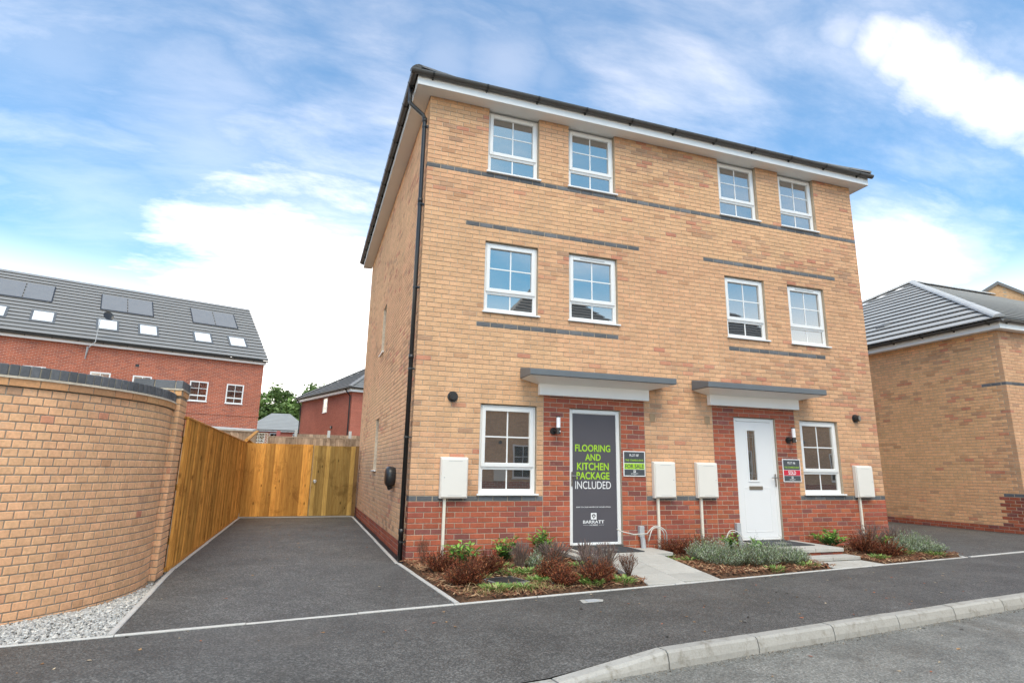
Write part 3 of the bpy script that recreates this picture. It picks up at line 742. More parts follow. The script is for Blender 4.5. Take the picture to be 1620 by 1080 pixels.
lever(d2, x1 + 0.010, 1.165, -1, 0.044)
m = MB(); m.box(50 * h_ + 0.01, 58 * h_ - 0.01, -0.035, 0.06, DZ0 - 0.022, DZ0 + 0.008); m.build('threshold', STEEL, d2)

# canopies -----------------------------------------------------------------------------
def canopy(xc):
    x0, x1 = xc - 1.275, xc + 1.275; d = 0.475
    m = MB(); m.hexa([(x0, -d, 2.672), (x1, -d, 2.672), (x1, -0.003, 2.672), (x0, -0.003, 2.672), (x0, -d, 2.765), (x1, -d, 2.765), (x1, -0.003, 2.845), (x0, -0.003, 2.845)])
    c = bev(m.build('canopy', CANOPY, house), 0.008)
    m = MB()                                                 # sloping white underside down to the boxed lintel
    b0, b1 = xc - 0.975, xc + 0.975
    m.add([(x0 + 0.012, -d + 0.012, 2.668), (x1 - 0.012, -d + 0.012, 2.668), (x1 - 0.012, -0.004, 2.668), (x0 + 0.012, -0.004, 2.668),
           (b0, -0.10, 2.60), (b1, -0.10, 2.60), (b1, -0.004, 2.60), (b0, -0.004, 2.60)], [(3, 2, 1, 0)[::-1], (4, 5, 1, 0)[::-1], (5, 6, 2, 1)[::-1], (7, 4, 0, 3)[::-1]])
    m.build('canopy_soffit', SOFFIT, c)
    m = MB(); m.box(b0, b1, -0.105, -0.004, 2.425, 2.645); bev(m.build('canopy_fascia', SOFFIT, c), 0.006)
canopy(26 * h_ - 0.03); canopy(54 * h_ - 0.03)

# roof, eaves, gutters -----------------------------------------------------------------
OV = 0.24
m = MB(); z = EAVE
m.box(-OV, W + OV, -OV, -0.001, z - 0.012, z + 0.002); m.box(-OV, -0.001, -0.001, SD + OV, z - 0.012, z + 0.002); m.box(W + 0.001, W + OV, -0.001, SD + OV, z - 0.012, z + 0.002)
for (a, b) in (WL, WR, (80 - WR[1], 80 - WR[0]), (80 - WL[1], 80 - WL[0])): m.box(a * h_ + 0.001, b * h_ - 0.001, -0.001, 0.16, z - 0.012, z + 0.002)
m.build('soffit', SOFFIT, house)
m = MB()
m.box(-OV - 0.018, W + OV + 0.018, -OV - 0.018, -OV, z - 0.022, z + 0.155); m.box(-OV - 0.018, -OV, -OV, SD + OV, z - 0.022, z + 0.155); m.box(W + OV, W + OV + 0.018, -OV, SD + OV, z - 0.022, z + 0.155)
bev(m.build('fascia', UPVC, house), 0.004)
GUTTER = simple('sky_lit_black_gutter', (0.075, 0.070, 0.066), 0.36, 0.15, 6)  # black gutter greyed so that its colour carries the sky highlights
def gutter(p0, p1, parent, nrm, brackets=0.9, r=0.056, zc=0.0, closed=(True, True)):
    """half-round gutter from p0 to p1 (top edge level), nrm points away from the wall"""
    p0, p1, nrm = Vector(p0), Vector(p1), Vector(nrm); m = MB(); seg = 10; L = (p1 - p0).length; d = (p1 - p0) / L
    prof = [(math.cos(math.pi + math.pi * i / seg) * r, math.sin(math.pi + math.pi * i / seg) * r * 1.12) for i in range(seg + 1)]
    inn = [(x * 0.93, y * 0.93) for x, y in prof[::-1]]
    pr = prof + inn; n = len(pr)
    A = [tuple(p0 + nrm * x + Vector((0, 0, y))) for x, y in pr]; B = [tuple(p1 + nrm * x + Vector((0, 0, y))) for x, y in pr]
    m.add(A + B, [(k, (k + 1) % n, n + (k + 1) % n, n + k) for k in range(n)] + [tuple(range(seg + 1)), tuple(range(n, n + seg + 1))])
    g = m.build('gutter', GUTTER, parent, False)
    k = 0.35
    while k < L:
        mm = MB(); q = p0 + d * k; rr = r * 1.12
        ring = [(math.cos(math.pi + math.pi * i / 8) * rr, math.sin(math.pi + math.pi * i / 8) * rr * 1.12) for i in range(9)]
        a = [tuple(q - d * 0.015 + nrm * x + Vector((0, 0, y))) for x, y in ring]; b = [tuple(q + d * 0.015 + nrm * x + Vector((0, 0, y))) for x, y in ring]
        mm.add(a + b, [(i, i + 1, 10 + i, 9 + i) for i in range(8)])
        t0 = q - nrm * (r * 1.0); lo = Vector((0, 0, -0.085))
        for (aa, bb) in ((-0.012, 0.012),):
            mm.hexa([tuple(t0 + d * aa + lo - nrm * 0.006), tuple(t0 + d * bb + lo - nrm * 0.006), tuple(t0 + d * bb + lo + nrm * 0.03), tuple(t0 + d * aa + lo + nrm * 0.03),
                     tuple(t0 + d * aa - nrm * 0.006), tuple(t0 + d * bb - nrm * 0.006), tuple(t0 + d * bb + nrm * 0.05), tuple(t0 + d * aa + nrm * 0.05)])
        mm.build('gutter_bracket', BLACKPL, g); k += brackets
    return g
gy = -OV - 0.018 - 0.060; gzt = EAVE + 0.175
gutter((-OV - 0.135, gy, gzt), (W + OV + 0.07, gy, gzt), house, (0, -1, 0))
gutter((gy, -OV - 0.075, gzt), (gy, SD + OV, gzt), house, (-1, 0, 0), 0.62)
RP = math.tan(math.radians(33)); e0, e1, f0, f1 = -OV - 0.05, W + OV + 0.05, -OV - 0.05, SD + OV + 0.05; rz0 = EAVE + 0.185; hd = (f1 - f0) / 2; rzt = rz0 + hd * RP
roof_pts = {'a': (e0, f0, rz0), 'b': (e1, f0, rz0), 'c': (e1, f1, rz0), 'd': (e0, f1, rz0), 'r': (e0 + hd * .95, f0 + hd, rzt), 's': (e1 - hd * .95, f0 + hd, rzt)}
def tiled_plane(roof, A, B, C, D, gauge=0.30, mat=TILE, lift=0.035, name='tile_course', fold=None):
    """courses of tiles on the quad A-B (eave) to D-C (top); each course is a wedge with a thick lower edge"""
    A, B, C, D = map(Vector, (A, B, C, D)); nrm = (B - A).cross(D - A).normalized()
    L = ((D - A) - (B - A) * ((D - A).dot(B - A) / (B - A).length_squared)).length; n = max(1, round(L / gauge))
    for i in range(n):
        t0, t1 = i / n, (i + 1) / n
        a, b = A.lerp(D, t0), B.lerp(C, t0); c, d = B.lerp(C, t1), A.lerp(D, t1)
        mm = MB(); lo = nrm * lift; lw = nrm * (lift * 0.52); hi = nrm * 0.006
        mm.add([tuple(q) for q in (a + lw, b + lw, c, d, a + lo, b + lo, c + hi, d + hi)], [(4, 5, 6, 7), (0, 1, 5, 4), (1, 2, 6, 5), (3, 0, 4, 7), (3, 2, 1, 0)])
        mm.build(name, mat, roof)
def ridge_run(roof, p0, p1, r=0.10, ln=0.42, mat=TILE, name='ridge_tile', up=0.02):
    p0, p1 = Vector(p0), Vector(p1); L = (p1 - p0).length; d = (p1 - p0) / L; sd = d.cross(Vector((0, 0, 1))).normalized(); upv = sd.cross(d).normalized()
    n = max(1, round(L / ln))
    for i in range(n):
        a = p0 + d * (L * i / n + 0.004); b = p0 + d * (L * (i + 1) / n - 0.004); mm = MB(); k = uni(0.0, 0.008); seg = 6
        prof = [(math.cos(math.pi * j / seg) * r * 1.25, math.sin(math.pi * j / seg) * r * 0.75 + up + k - 0.035) for j in range(seg + 1)]
        A_ = [tuple(a + sd * x + upv * y) for x, y in prof]; B_ = [tuple(b + sd * x + upv * y) for x, y in prof]; q = seg + 1
        mm.add(A_ + B_, [(j, j + 1, q + j + 1, q + j) for j in range(seg)] + [tuple(range(q)), tuple(range(q, 2 * q))])
        mm.build(name, mat, roof)
m = MB(); P_ = roof_pts
m.add([P_[k] for k in 'abcdrs'], [(0, 1, 5, 4), (1, 2, 5), (2, 3, 4, 5), (3, 0, 4)])
roof = m.build('roof', TILE_DK, house)
def off(v, z=0.01): return (v[0], v[1], v[2] + z)
tiled_plane(roof, off(P_['a']), off(P_['b']), off(P_['s']), off(P_['r']), 0.32, TILE_DK); tiled_plane(roof, off(P_['d']), off(P_['a']), off(P_['r']), off(P_['r']), 0.32, TILE_DK)
ridge_run(roof, P_['a'], P_['r'], mat=TILE_DK, up=0.05); ridge_run(roof, P_['b'], P_['s'], mat=TILE_DK, up=0.05); ridge_run(roof, P_['r'], P_['s'], mat=TILE_DK, up=0.05)
# downpipe with swan neck
m = MB(); dx, dy = -0.062, 0.075; zt = 6.86
m.tube([(gy, 0.10, gzt - 0.05), (gy, 0.10, 7.16), (gy + 0.02, 0.098, 7.10), (dx - 0.03, dy + .003, zt + 0.07), (dx, dy, zt), (dx, dy, 5.0), (dx, dy, 0.03)], 0.034, 10)
for zc in (zt - 0.02, 5.42, 2.9, 0.42): m.tube([(dx, dy, zc - 0.035), (dx, dy, zc + 0.035)], 0.040, 10)
dp = m.build('downpipe', BLACKPL, house, True)
for zc in (6.72, 5.35, 3.98, 2.72, 1.72, 0.28):
    m = MB(); m.tube([(dx, dy, zc - 0.014), (dx, dy, zc + 0.014)], 0.0405, 10); m.box(dx + 0.03, 0.001, dy - 0.01, dy + 0.01, zc - 0.012, zc + 0.012); m.box(dx - 0.002, dx + 0.06, dy - 0.055, dy - 0.045, zc - 0.008, zc + 0.008)
    m.build('pipe_clip', BLACKPL, dp)
# flue terminals, air grilles
def flue(x, z, label_turn=0.0):
    m = MB(); m.tube([(x, 0.002, z), (x, -0.014, z)], 0.080, 20); f = m.build('flue_terminal', CHAR, house, False)
    m = MB(); m.tube([(x, -0.012, z), (x + label_turn * 0.05, -0.085, z)], [0.060, 0.057], 16); m.tube([(x + label_turn * .05, -0.086, z), (x + label_turn * 0.052, -0.09, z)], 0.043, 12); m.build('flue_outlet', BLACKPL, f)
flue(0.575, 2.33); flue(8.50, 2.335, 0.5)
for (xa, za) in ((3.995, 2.165), (5.09, 2.17)):
    m = MB(); m.frame(xa - 0.05, xa + 0.05, za - 0.065, za + 0.065, -0.012, 0.0, 0.012)
    m.box(xa - 0.038, xa + 0.038, -0.004, 0.0, za - 0.053, za + 0.053)
    for i in range(4): m.box(xa - 0.038, xa + 0.038, -0.010, -0.004, za - 0.045 + i * 0.025, za - 0.035 + i * 0.025)
    m.build('air_grille', simple('buff_plastic', (0.40, 0.27, 0.16), 0.6, 0.06, 9) if 'buff_plastic' not in MATS else MATS['buff_plastic'], house)
# red clay air brick low in the wall
m = MB(); m.box(1.28, 1.39, -0.004, 0.01, 0.075, 0.145); m.build('weep_vent', simple('red_plastic_vent', (0.42, 0.05, 0.03), 0.5, 0.1, 20), house)

# ------------------------------------------------------------------ things fixed to the house
def meter_box(x, z0, z1, dxx, label, knob):
    r = tag(empty('meter_box', (x, 0, z0)), label, 'meter box', 'meter boxes on the front wall'); wd = 0.405; d = 0.105
    m = MB(); m.hexa([(x, -d + 0.02, z0), (x + wd, -d + 0.02, z0), (x + wd, -0.002, z0), (x, -0.002, z0), (x, -d + 0.02, z1 - 0.012), (x + wd, -d + 0.02, z1 - 0.012), (x + wd, -0.002, z1), (x, -0.002, z1)])
    bev(m.build('housing', CREAM, r), 0.006)
    m = MB(); m.box(x + 0.012, x + wd - 0.012, -d, -d + 0.0195, z0 + 0.014, z1 - 0.03); dr = bev(m.build('box_door', CREAM, r), 0.008)
    m = MB()
    for zz in (z0 + 0.040, z1 - 0.062): m.box(x + 0.11, x + wd - 0.09, -d - 0.0015, -d + 0.001, zz, zz + 0.005)
    m.build('vent_slot', GREYPL, dr)
    m = MB(); kx = x + (0.055 if knob < 0 else wd - 0.055); m.tube([(kx, -d - 0.004, (z0 + z1) / 2), (kx, -d + 0.002, (z0 + z1) / 2)], 0.008, 8); m.build('lock', GREYPL, dr)
    m = MB(); cx_ = x + dxx; m.box(cx_ - 0.021, cx_ + 0.021, -0.046, -0.003, -0.02, z0 - 0.001); bev(m.build('duct', DUCT, r), 0.005)
    return r
meter_box(0.425, 0.868, 1.452, 0.085, 'cream meter box nearest the black corner downpipe', -1)
meter_box(3.945, 0.866, 1.45, 0.09, 'cream meter box beside the FOR SALE board', 1)
meter_box(4.775, 0.866, 1.45, 0.09, 'cream meter box just left of the white door surround', 1)
meter_box(8.285, 0.868, 1.455, 0.085, 'cream meter box at the right-hand corner of the house', 1)

def wall_lamp(x, z, label):
    r = tag(empty('wall_lamp', (x, 0, z)), label, 'wall lamp', 'porch lamps beside the doors'); yc = -0.105
    m = MB(); m.tube([(x - 0.045, 0.0, z - 0.035), (x - 0.045, -0.022, z - 0.035)], 0.055, 16); m.tube([(x - 0.045, -0.02, z - 0.035), (x - 0.02, -0.06, z - 0.032), (x, yc + 0.01, z - 0.03)], 0.018, 8); m.build('wall_plate', BLACKPL, r)
    m = MB(); m.tube([(x, yc, z - 0.085), (x, yc, z + 0.012)], 0.036, 16); b = m.build('lamp_body', BLACKPL, r)
    m = MB(); m.tube([(x + 0.012, yc - 0.034, z - 0.045), (x + 0.013, yc - 0.041, z - 0.045)], 0.010, 8); m.build('motion_sensor', LENS, b)
    m = MB(); m.tube([(x, yc, z + 0.0125), (x, yc, z + 0.172)], 0.0325, 16); m.build('lamp_lens', LENS, r)
    m = MB(); m.tube([(x, yc, z + 0.1725), (x, yc, z + 0.192)], 0.035, 16); m.build('lamp_cap', BLACKPL, r)
wall_lamp(2.245, 1.915, 'black and opal porch lamp left of the grey-wrapped door'); wall_lamp(6.865, 1.91, 'black and opal porch lamp right of the white door')

def plot_sign(x0, z0, plot, status, statcol, statink, label):
    s = 0.40; x1, z1 = x0 + s, z0 + s; xm = (x0 + x1) / 2
    r = tag(empty('sales_sign', (xm, 0, z0)), label, 'sign', 'plot boards beside the doors')
    m = MB(); m.box(x0, x1, -0.012, -0.002, z0, z1); m.build('board', INKWHITE, r)
    flat_part(r, 'printed_panel', SIGNGREY, x0 + 0.014, x1 - 0.014, -0.0135, z0 + 0.212, z1 - 0.014); flat_part(r, 'printed_panel', SIGNGREY, x0 + 0.014, x1 - 0.014, -0.0135, z0 + 0.014, z0 + 0.108)
    flat_part(r, 'printed_band', statcol, x0 + 0.014, x1 - 0.014, -0.0135, z0 + 0.113, z0 + 0.205)
    y = -0.0145
    text_part(plot, r, INKWHITE, xm, y, z0 + 0.313, z0 + 0.352, 0.17, 0.012); text_part('THE STAMBOURNE', r, INKGREEN, xm, y, z0 + 0.238, z0 + 0.270, 0.335, 0.008)
    text_part(status, r, statink, xm, y, z0 + 0.127, z0 + 0.191, 0.34 if len(status) > 5 else 0.17, 0.018)
    logo(r, xm, z0 + 0.078, 0.038, y, SIGNGREY); text_part('BARRATT', r, INKWHITE, xm, y, z0 + 0.034, z0 + 0.050, 0.13, 0.01); text_part('HOMES', r, INKWHITE, xm, y, z0 + 0.021, z0 + 0.029, 0.05, 0.01)
plot_sign(3.425, 1.205, 'PLOT 187', 'FOR SALE', INKGREEN, SIGNGREY, 'grey plot board with a green FOR SALE band')
plot_sign(6.645, 1.14, 'PLOT 186', 'SOLD', INKRED, INKWHITE, 'grey plot board with a red SOLD band')

# electric car charger on the side wall
ch = tag(empty('car_charger', (0, 1.5, 1.0)), 'dark oval car charger on the side wall above the driveway', 'charger')
m = MB(); n = 20; rings = []
for (dd, sc) in ((0.0, 0.86), (-0.03, 0.95), (-0.09, 1.0), (-0.13, 0.93), (-0.15, 0.72), (-0.156, 0.3)):
    rings.append([(dd, 1.52 + 0.17 * sc * math.cos(2 * math.pi * i / n), 1.145 + 0.165 * sc * math.copysign(abs(math.sin(2 * math.pi * i / n)) ** 0.75, math.sin(2 * math.pi * i / n))) for i in range(n)])
m.add([q for r in rings for q in r], [(k * n + i, k * n + (i + 1) % n, (k + 1) * n + (i + 1) % n, (k + 1) * n + i) for k in range(len(rings) - 1) for i in range(n)] + [tuple((len(rings) - 1) * n + i for i in range(n))])
m.build('charger_body', CHAR, ch, True)
m = MB(); m.tube([(-0.07, 1.50, 0.985), (-0.07, 1.50, 0.965), (-0.06, 1.50, 0.94)], [0.05, 0.045, 0.035], 10); m.build('socket', BLACKPL, ch)

# grey ducts and white cable coils by the doors
def service_duct(x, z1, label, lab2, coil):
    r = tag(empty('service_duct', (x, 0, 0)), label, 'duct', 'grey service ducts beside the doors')
    m = MB(); m.box(x - 0.042, x + 0.042, -0.075, -0.003, z1 - 0.16, z1); bev(m.build('duct_cover', GREYPL, r), 0.006)
    m = MB(); m.tube([(x + 0.005, -0.05, z1 - 0.15), (x + 0.015, -0.06, z1 - 0.22), (x + 0.025, -0.075, 0.0)], 0.04, 10); m.build('duct_pipe', GREYPL, r)
    m = MB()
    for p in coil: m.tube(p, 0.009, 7)
    tag(m.build('cable_coil', CABLE, None, True), lab2, 'cable', 'white cable loops beside the doors')
def arc(cx, cz, rx, rz_, a0, a1, y, n=14): return [(cx + rx * math.cos(math.radians(a0 + (a1 - a0) * i / n)), y - 0.02 * math.sin(i * 0.7), cz + rz_ * math.sin(math.radians(a0 + (a1 - a0) * i / n))) for i in range(n + 1)]
service_duct(3.70, 0.44, 'grey service duct at the foot of the wall right of the grey-wrapped door', 'loops of white cable hanging beside the FOR SALE side duct',
             [[(3.26, -0.05, 0.40), (3.36, -0.06, 0.36), (3.52, -0.11, 0.325), (3.70, -0.13, 0.33)] + arc(3.93, 0.22, 0.20, 0.22, 150, 20, -0.12) + [(4.13, -0.10, 0.1)], arc(3.92, 0.22, 0.15, 0.20, 180, 20, -0.14) + [(4.10, -0.10, 0.08)]])
service_duct(5.565, 0.46, 'grey service duct at the foot of the wall left of the white door', 'loop of white cable standing in the lavender left of the white door',
             [arc(5.35, 0.13, 0.17, 0.23, 190, -10, -0.18), arc(5.33, 0.13, 0.15, 0.20, 190, 60, -0.19)])

# ------------------------------------------------------------------ paths, steps, mats
def slab(parent, x0, x1, y0, y1, zf, th=0.05, mat=SLAB, name='paving_slab'):
    g = 0.004; m = MB(); j = uni(-0.0015, 0.0015); z = lambda y: zf(y) + j
    m.hexa([(x0 + g, y0 + g, z(y0) - th), (x1 - g, y0 + g, z(y0) - th), (x1 - g, y1 - g, z(y1) - th), (x0 + g, y1 - g, z(y1) - th),
            (x0 + g, y0 + g, z(y0)), (x1 - g, y0 + g, z(y0)), (x1 - g, y1 - g, z(y1)), (x0 + g, y1 - g, z(y1))])
    return bev(m.build(name, mat, parent), 0.004)
path1 = tag(empty('front_path', (2.95, -1.2, 0)), 'pale slab ramp rising to the grey-wrapped front door', 'path', kind='structure')
ramp = lambda y: 0.012 + 0.118 * min(1, max(0, (y + 2.30) / 1.35))
yb = [0.0, -0.45, -0.95, -1.42, -1.88, -2.33]
for i in range(len(yb) - 1):
    for (xa, xb) in ((2.44, 2.95), (2.95, 3.50)):
        yl = yb[i + 1] if i < len(yb) - 2 else EY((xa + xb) / 2) + 0.035
        slab(path1, xa, xb, yl, yb[i], ramp)
slab(path1, 3.50, 3.90, -0.62, 0.0, lambda y: 0.11); slab(path1, 2.30, 2.44, -0.60, 0.0, lambda y: 0.10)
m = MB(); m.hexa([(2.44, -2.25, -0.05), (3.50, -2.25, -0.05), (3.50, -0.01, -0.05), (2.44, -0.01, -0.05), (2.452, -2.25, -0.03), (3.488, -2.25, -0.03), (3.488, -0.01, 0.07), (2.452, -0.01, 0.07)]); m.build('path_bed', KERB, path1)

step = tag(empty('door_steps', (6.1, -0.6, 0)), 'two slab steps on red brick risers below the white door', 'steps')
px0, px1 = 5.60, 6.74
for (xa, xb) in ((px0, 6.17), (6.17, px1)):
    for (ya, yb_) in ((-1.08, -0.55), (-0.55, 0.0)): slab(step, xa, xb, ya, yb_, lambda y: 0.152, 0.055)
m = MB(); k = 0
for xa in [5.62 + 0.226 * i for i in range(5)]: add_brick(m, xa, min(xa + 0.226, 6.73), 0.020, col_red(xa, 0), lambda u, d, z: (u, -1.055 + d, z))
for ya in [-1.06 + 0.226 * i for i in range(5)]: add_brick(m, ya, ya + 0.226, 0.020, col_red(ya, 0), lambda u, d, z: (6.725 - d, u, z))
m.build('brick_riser', BRICK_T, step)
m = MB(); m.box(5.63, 6.71, -1.045, -0.01, -0.05, 0.092, MORT_RED); m.build('riser_core', MORTAR, step)
slab(step, 5.66, 6.21, -1.36, -1.085, lambda y: 0.062, 0.05); slab(step, 6.21, 6.76, -1.36, -1.085, lambda y: 0.062, 0.05)
m = MB(); m.box(5.69, 6.73, -1.33, -1.09, -0.05, 0.011, MORT_RED); m.build('riser_core', MORTAR, step)
path2 = tag(empty('short_path', (6.1, -1.6, 0)), 'short pale slab path from the steps to the pavement', 'path', kind='structure')
for (xa, xb) in ((5.66, 6.20), (6.20, 6.74)): slab(path2, xa, xb, EY((xa + xb) / 2) + 0.035, -1.365, lambda y: 0.012)

def doormat(x0, x1, y0, y1, z, label, sh=0.0):
    r = tag(empty('doormat', ((x0 + x1) / 2, y0, z)), label, 'doormat', 'black mats at the front doors')
    m = MB(); m.hexa([(x0 + sh, y0, z), (x1 + sh, y0, z), (x1, y1, z), (x0, y1, z), (x0 + sh, y0, z + 0.010), (x1 + sh, y0, z + 0.010), (x1, y1, z + 0.010), (x0, y1, z + 0.010)])
    bev(m.build('mat_pad', MATT, r), 0.003)
    xm, ym = (x0 + x1) / 2, (y0 + y1) / 2; m = MB(); zz = z + 0.0112
    m.quad((xm - 0.09, ym - 0.11, zz), (xm + 0.13, ym - 0.11, zz), (xm + 0.13, ym + 0.07, zz), (xm - 0.09, ym + 0.07, zz)); m.build('mat_print', MATTPRINT, r)
doormat(2.50, 3.42, -0.60, -0.04, 0.1325, 'black doormat in front of the grey-wrapped door'); doormat(5.70, 6.52, -0.72, -0.04, 0.1545, 'black doormat on the top step of the white door')

# inspection cover in the bed and stop-tap plate in the pavement
r = tag(empty('drain_cover', (0.85, -1.85, 0.05)), 'grey square drain cover lying in the left planted bed', 'drain cover')
m = MB(); ang = 0.25; ca, sa = math.cos(ang), math.sin(ang)
def rp(a, b, z): return (0.85 + a * ca - b * sa, -1.86 + a * sa + b * ca, z)
m.hexa([rp(-.2, -.2, 0.0), rp(.2, -.2, 0.0), rp(.2, .2, 0.0), rp(-.2, .2, 0.0), rp(-.2, -.2, .060), rp(.2, -.2, .060), rp(.2, .2, .060), rp(-.2, .2, .060)]); m.build('cover_frame', simple('weathered_cover_frame', (0.22, 0.22, 0.215), 0.7, 0.2, 20), r)
m = MB(); m.hexa([rp(-.17, -.17, 0.061), rp(.17, -.17, 0.061), rp(.17, .17, 0.061), rp(-.17, .17, 0.061), rp(-.17, -.17, .064), rp(.17, -.17, .064), rp(.17, .17, .064), rp(-.17, .17, .064)]); m.build('cover_plate', CHAR, r)
m = MB()
for i in range(5): m.hexa([rp(-.15, -.14 + i * .065, .0645), rp(.15, -.14 + i * .065, .0645), rp(.15, -.12 + i * .065, .0645), rp(-.15, -.12 + i * .065, .0645), rp(-.15, -.14 + i * .065, .067), rp(.15, -.14 + i * .065, .067), rp(.15, -.12 + i * .065, .067), rp(-.15, -.12 + i * .065, .067)])
m.build('cover_rib', CHAR, r)
r = tag(empty('stop_tap_cover', (1.45, -2.87, 0.0)), 'small pale plate set in the pavement below the planted bed', 'cover')
m = MB(); m.add([(1.33, -2.80, 0.004), (1.30, -2.95, 0.004), (1.53, -2.93, 0.004), (1.58, -2.84, 0.004), (1.50, -2.79, 0.004)], [(0, 1, 2, 3, 4)]); m.build('surround', SLAB, r)
m = MB(); m.box(1.375, 1.51, -2.915, -2.82, 0.0045, 0.009); bev(m.build('lid', GREYPL, r), 0.002)

# ------------------------------------------------------------------ beds, mulch, gravel
def in_poly(x, y, P):
    c = False; j = len(P) - 1
    for i in range(len(P)):
        if (P[i][1] > y) != (P[j][1] > y) and x < (P[j][0] - P[i][0]) * (y - P[i][1]) / (P[j][1] - P[i][1]) + P[i][0]: c = not c
        j = i
    return c
BEDS = [([(-0.05, 0.0), (0.135, EY(0.135) + 0.03), (2.44, EY(2.44) + 0.03), (2.44, 0.0)], 'left planted bed of bark and shrubs under the ground-floor window', 'left'),
        ([(3.50, 0.0), (3.50, EY(3.5) + 0.03), (5.655, EY(5.655) + 0.03), (5.655, 0.0)], 'middle planted bed of bark and lavender between the two doors', 'middle'),
        ([(6.745, 0.0), (6.745, EY(6.745) + 0.03), (8.80, EY(8.8) + 0.03), (9.05, 0.0)], 'right planted bed of bark and shrubs at the end of the house', 'right')]
def bed_z(x, y): return 0.006 + 0.055 * vnoise(x * 2.3, y * 2.3, 21) + 0.02 * vnoise(x * 7, y * 7, 5)
for poly, lab, nm in BEDS:
    x0, x1 = min(p[0] for p in poly), max(p[0] for p in poly); y0, y1 = min(p[1] for p in poly), 0.0; m = MB()
    nx, ny = int((x1 - x0) / 0.07), int((y1 - y0) / 0.07); vs = []
    def row_lim(t):   # left and right limits of the bed at a row (beds have slanting ends and a slanting front)
        return t
    for j in range(ny + 1):
        for i in range(nx + 1):
            s, t = i / nx, j / ny
            fl = Vector(poly[1]).lerp(Vector(poly[2]), s); bl = Vector(poly[0]).lerp(Vector(poly[3]), s); q = fl.lerp(bl, t)
            ed = min(s, 1 - s, t) ; zz = bed_z(q.x, q.y) if ed > 0.02 else 0.0
            vs.append((q.x, q.y, zz))
    m.add(vs, [(j * (nx + 1) + i, j * (nx + 1) + i + 1, (j + 1) * (nx + 1) + i + 1, (j + 1) * (nx + 1) + i) for j in range(ny) for i in range(nx)])
    tag(m.build('planting_bed', SOIL, None, True), lab, 'bed', kind='structure')
    m = MB()
    cnt = int(2300 * (x1 - x0) * (y1 - y0) / 3.5)
    for _ in range(cnt):
        x, y = uni(x0, x1), uni(y0, y1)
        if not in_poly(x, y, poly): continue
        z = bed_z(x, y) + uni(0.002, 0.02); L, wd, th = uni(0.012, 0.045), uni(0.004, 0.013), uni(0.002, 0.006); a = uni(0, 6.283); tl = uni(-0.5, 0.5)
        ca, sa = math.cos(a), math.sin(a); t = rnd()
        col = (0.20, 0.085, 0.048) if t < 0.35 else ((0.30, 0.17, 0.095) if t < 0.7 else ((0.115, 0.052, 0.032) if t < 0.88 else (0.44, 0.29, 0.17)))
        k = uni(0.75, 1.25); col = tuple(c * k for c in col)
        P = lambda u, v, q: (x + u * ca - v * sa, y + u * sa + v * ca, z + q + u * tl)
        m.add([P(-L, -wd, 0), P(L, -wd * .6, 0), P(L, wd * .6, 0), P(-L, wd, 0), P(-L * .8, -wd * .6, th), P(L * .9, -wd * .4, th), P(L * .9, wd * .4, th), P(-L * .8, wd * .6, th)],
              [(4, 5, 6, 7), (0, 1, 5, 4), (1, 2, 6, 5), (2, 3, 7, 6), (3, 0, 4, 7)], col)
    tag(m.build('bark_mulch', CHIP), 'brown bark chips covering the %s planted bed' % nm, 'bark mulch', kind='stuff')

# curved boundary wall ---------------------------------------------------------------------
WCX, WCY, WRR = -5.06, -0.60, 2.08
def wall_pt(s, d, z):      # s: metres along the outer face from angle 0 (towards the camera is positive), d: depth into the wall
    a = -s / WRR; r = WRR - d
    return (WCX + r * math.cos(a), WCY + r * math.sin(a), z)
S0, S1 = -0.20, 3.27
bw = tag(empty('curved_garden_wall', (-3.0, -0.8, 0)), 'curved buff brick garden wall with blue brick coping beside the driveway', 'garden wall')
WZ0, WC = -0.030, 0.0752
m = MB(); ns = 60
for i in range(ns):
    a, b = S0 + (S1 - S0) * i / ns, S0 + (S1 - S0) * (i + 1) / ns
    m.quad(wall_pt(a, 0.0055, -0.2), wall_pt(b, 0.0055, -0.2), wall_pt(b, 0.0055, 1.925), wall_pt(a, 0.0055, 1.925), (0.37, 0.315, 0.245))
    m.quad(wall_pt(a, -0.018, 1.93), wall_pt(b, -0.018, 1.93), wall_pt(b, -0.018, 1.999), wall_pt(a, -0.018, 1.999), (0.42, 0.34, 0.25))
    m.quad(wall_pt(a, -0.018, 1.93), wall_pt(a, 0.2, 1.93), wall_pt(b, 0.2, 1.93), wall_pt(b, -0.018, 1.93), (0.42, 0.34, 0.25))
    m.quad(wall_pt(a, -0.034, 1.997), wall_pt(b, -0.034, 1.997), wall_pt(b, -0.030, 2.018), wall_pt(a, -0.030, 2.018), (0.55, 0.48, 0.38))
    m.quad(wall_pt(a, 0.22, 1.997), wall_pt(b, 0.22, 1.997), wall_pt(b, -0.034, 1.997), wall_pt(a, -0.034, 1.997), (0.55, 0.48, 0.38))
    m.quad(wall_pt(a, -0.012, 2.105), wall_pt(b, -0.012, 2.105), wall_pt(b, 0.20, 2.105), wall_pt(a, 0.20, 2.105), (0.40, 0.35, 0.27))
    m.quad(wall_pt(a, -0.012, 2.018), wall_pt(b, -0.012, 2.018), wall_pt(b, -0.012, 2.105), wall_pt(a, -0.012, 2.105), (0.40, 0.35, 0.27))
    m.quad(wall_pt(a, 0.215, -0.1), wall_pt(a, 0.215, 2.105), wall_pt(b, 0.215, 2.105), wall_pt(b, 0.215, -0.1), (0.36, 0.30, 0.225))
wallbody = m.build('wall_core', MORTAR, bw)
HB = 0.1125; cand = []
nh = int((S1 - S0) / HB)
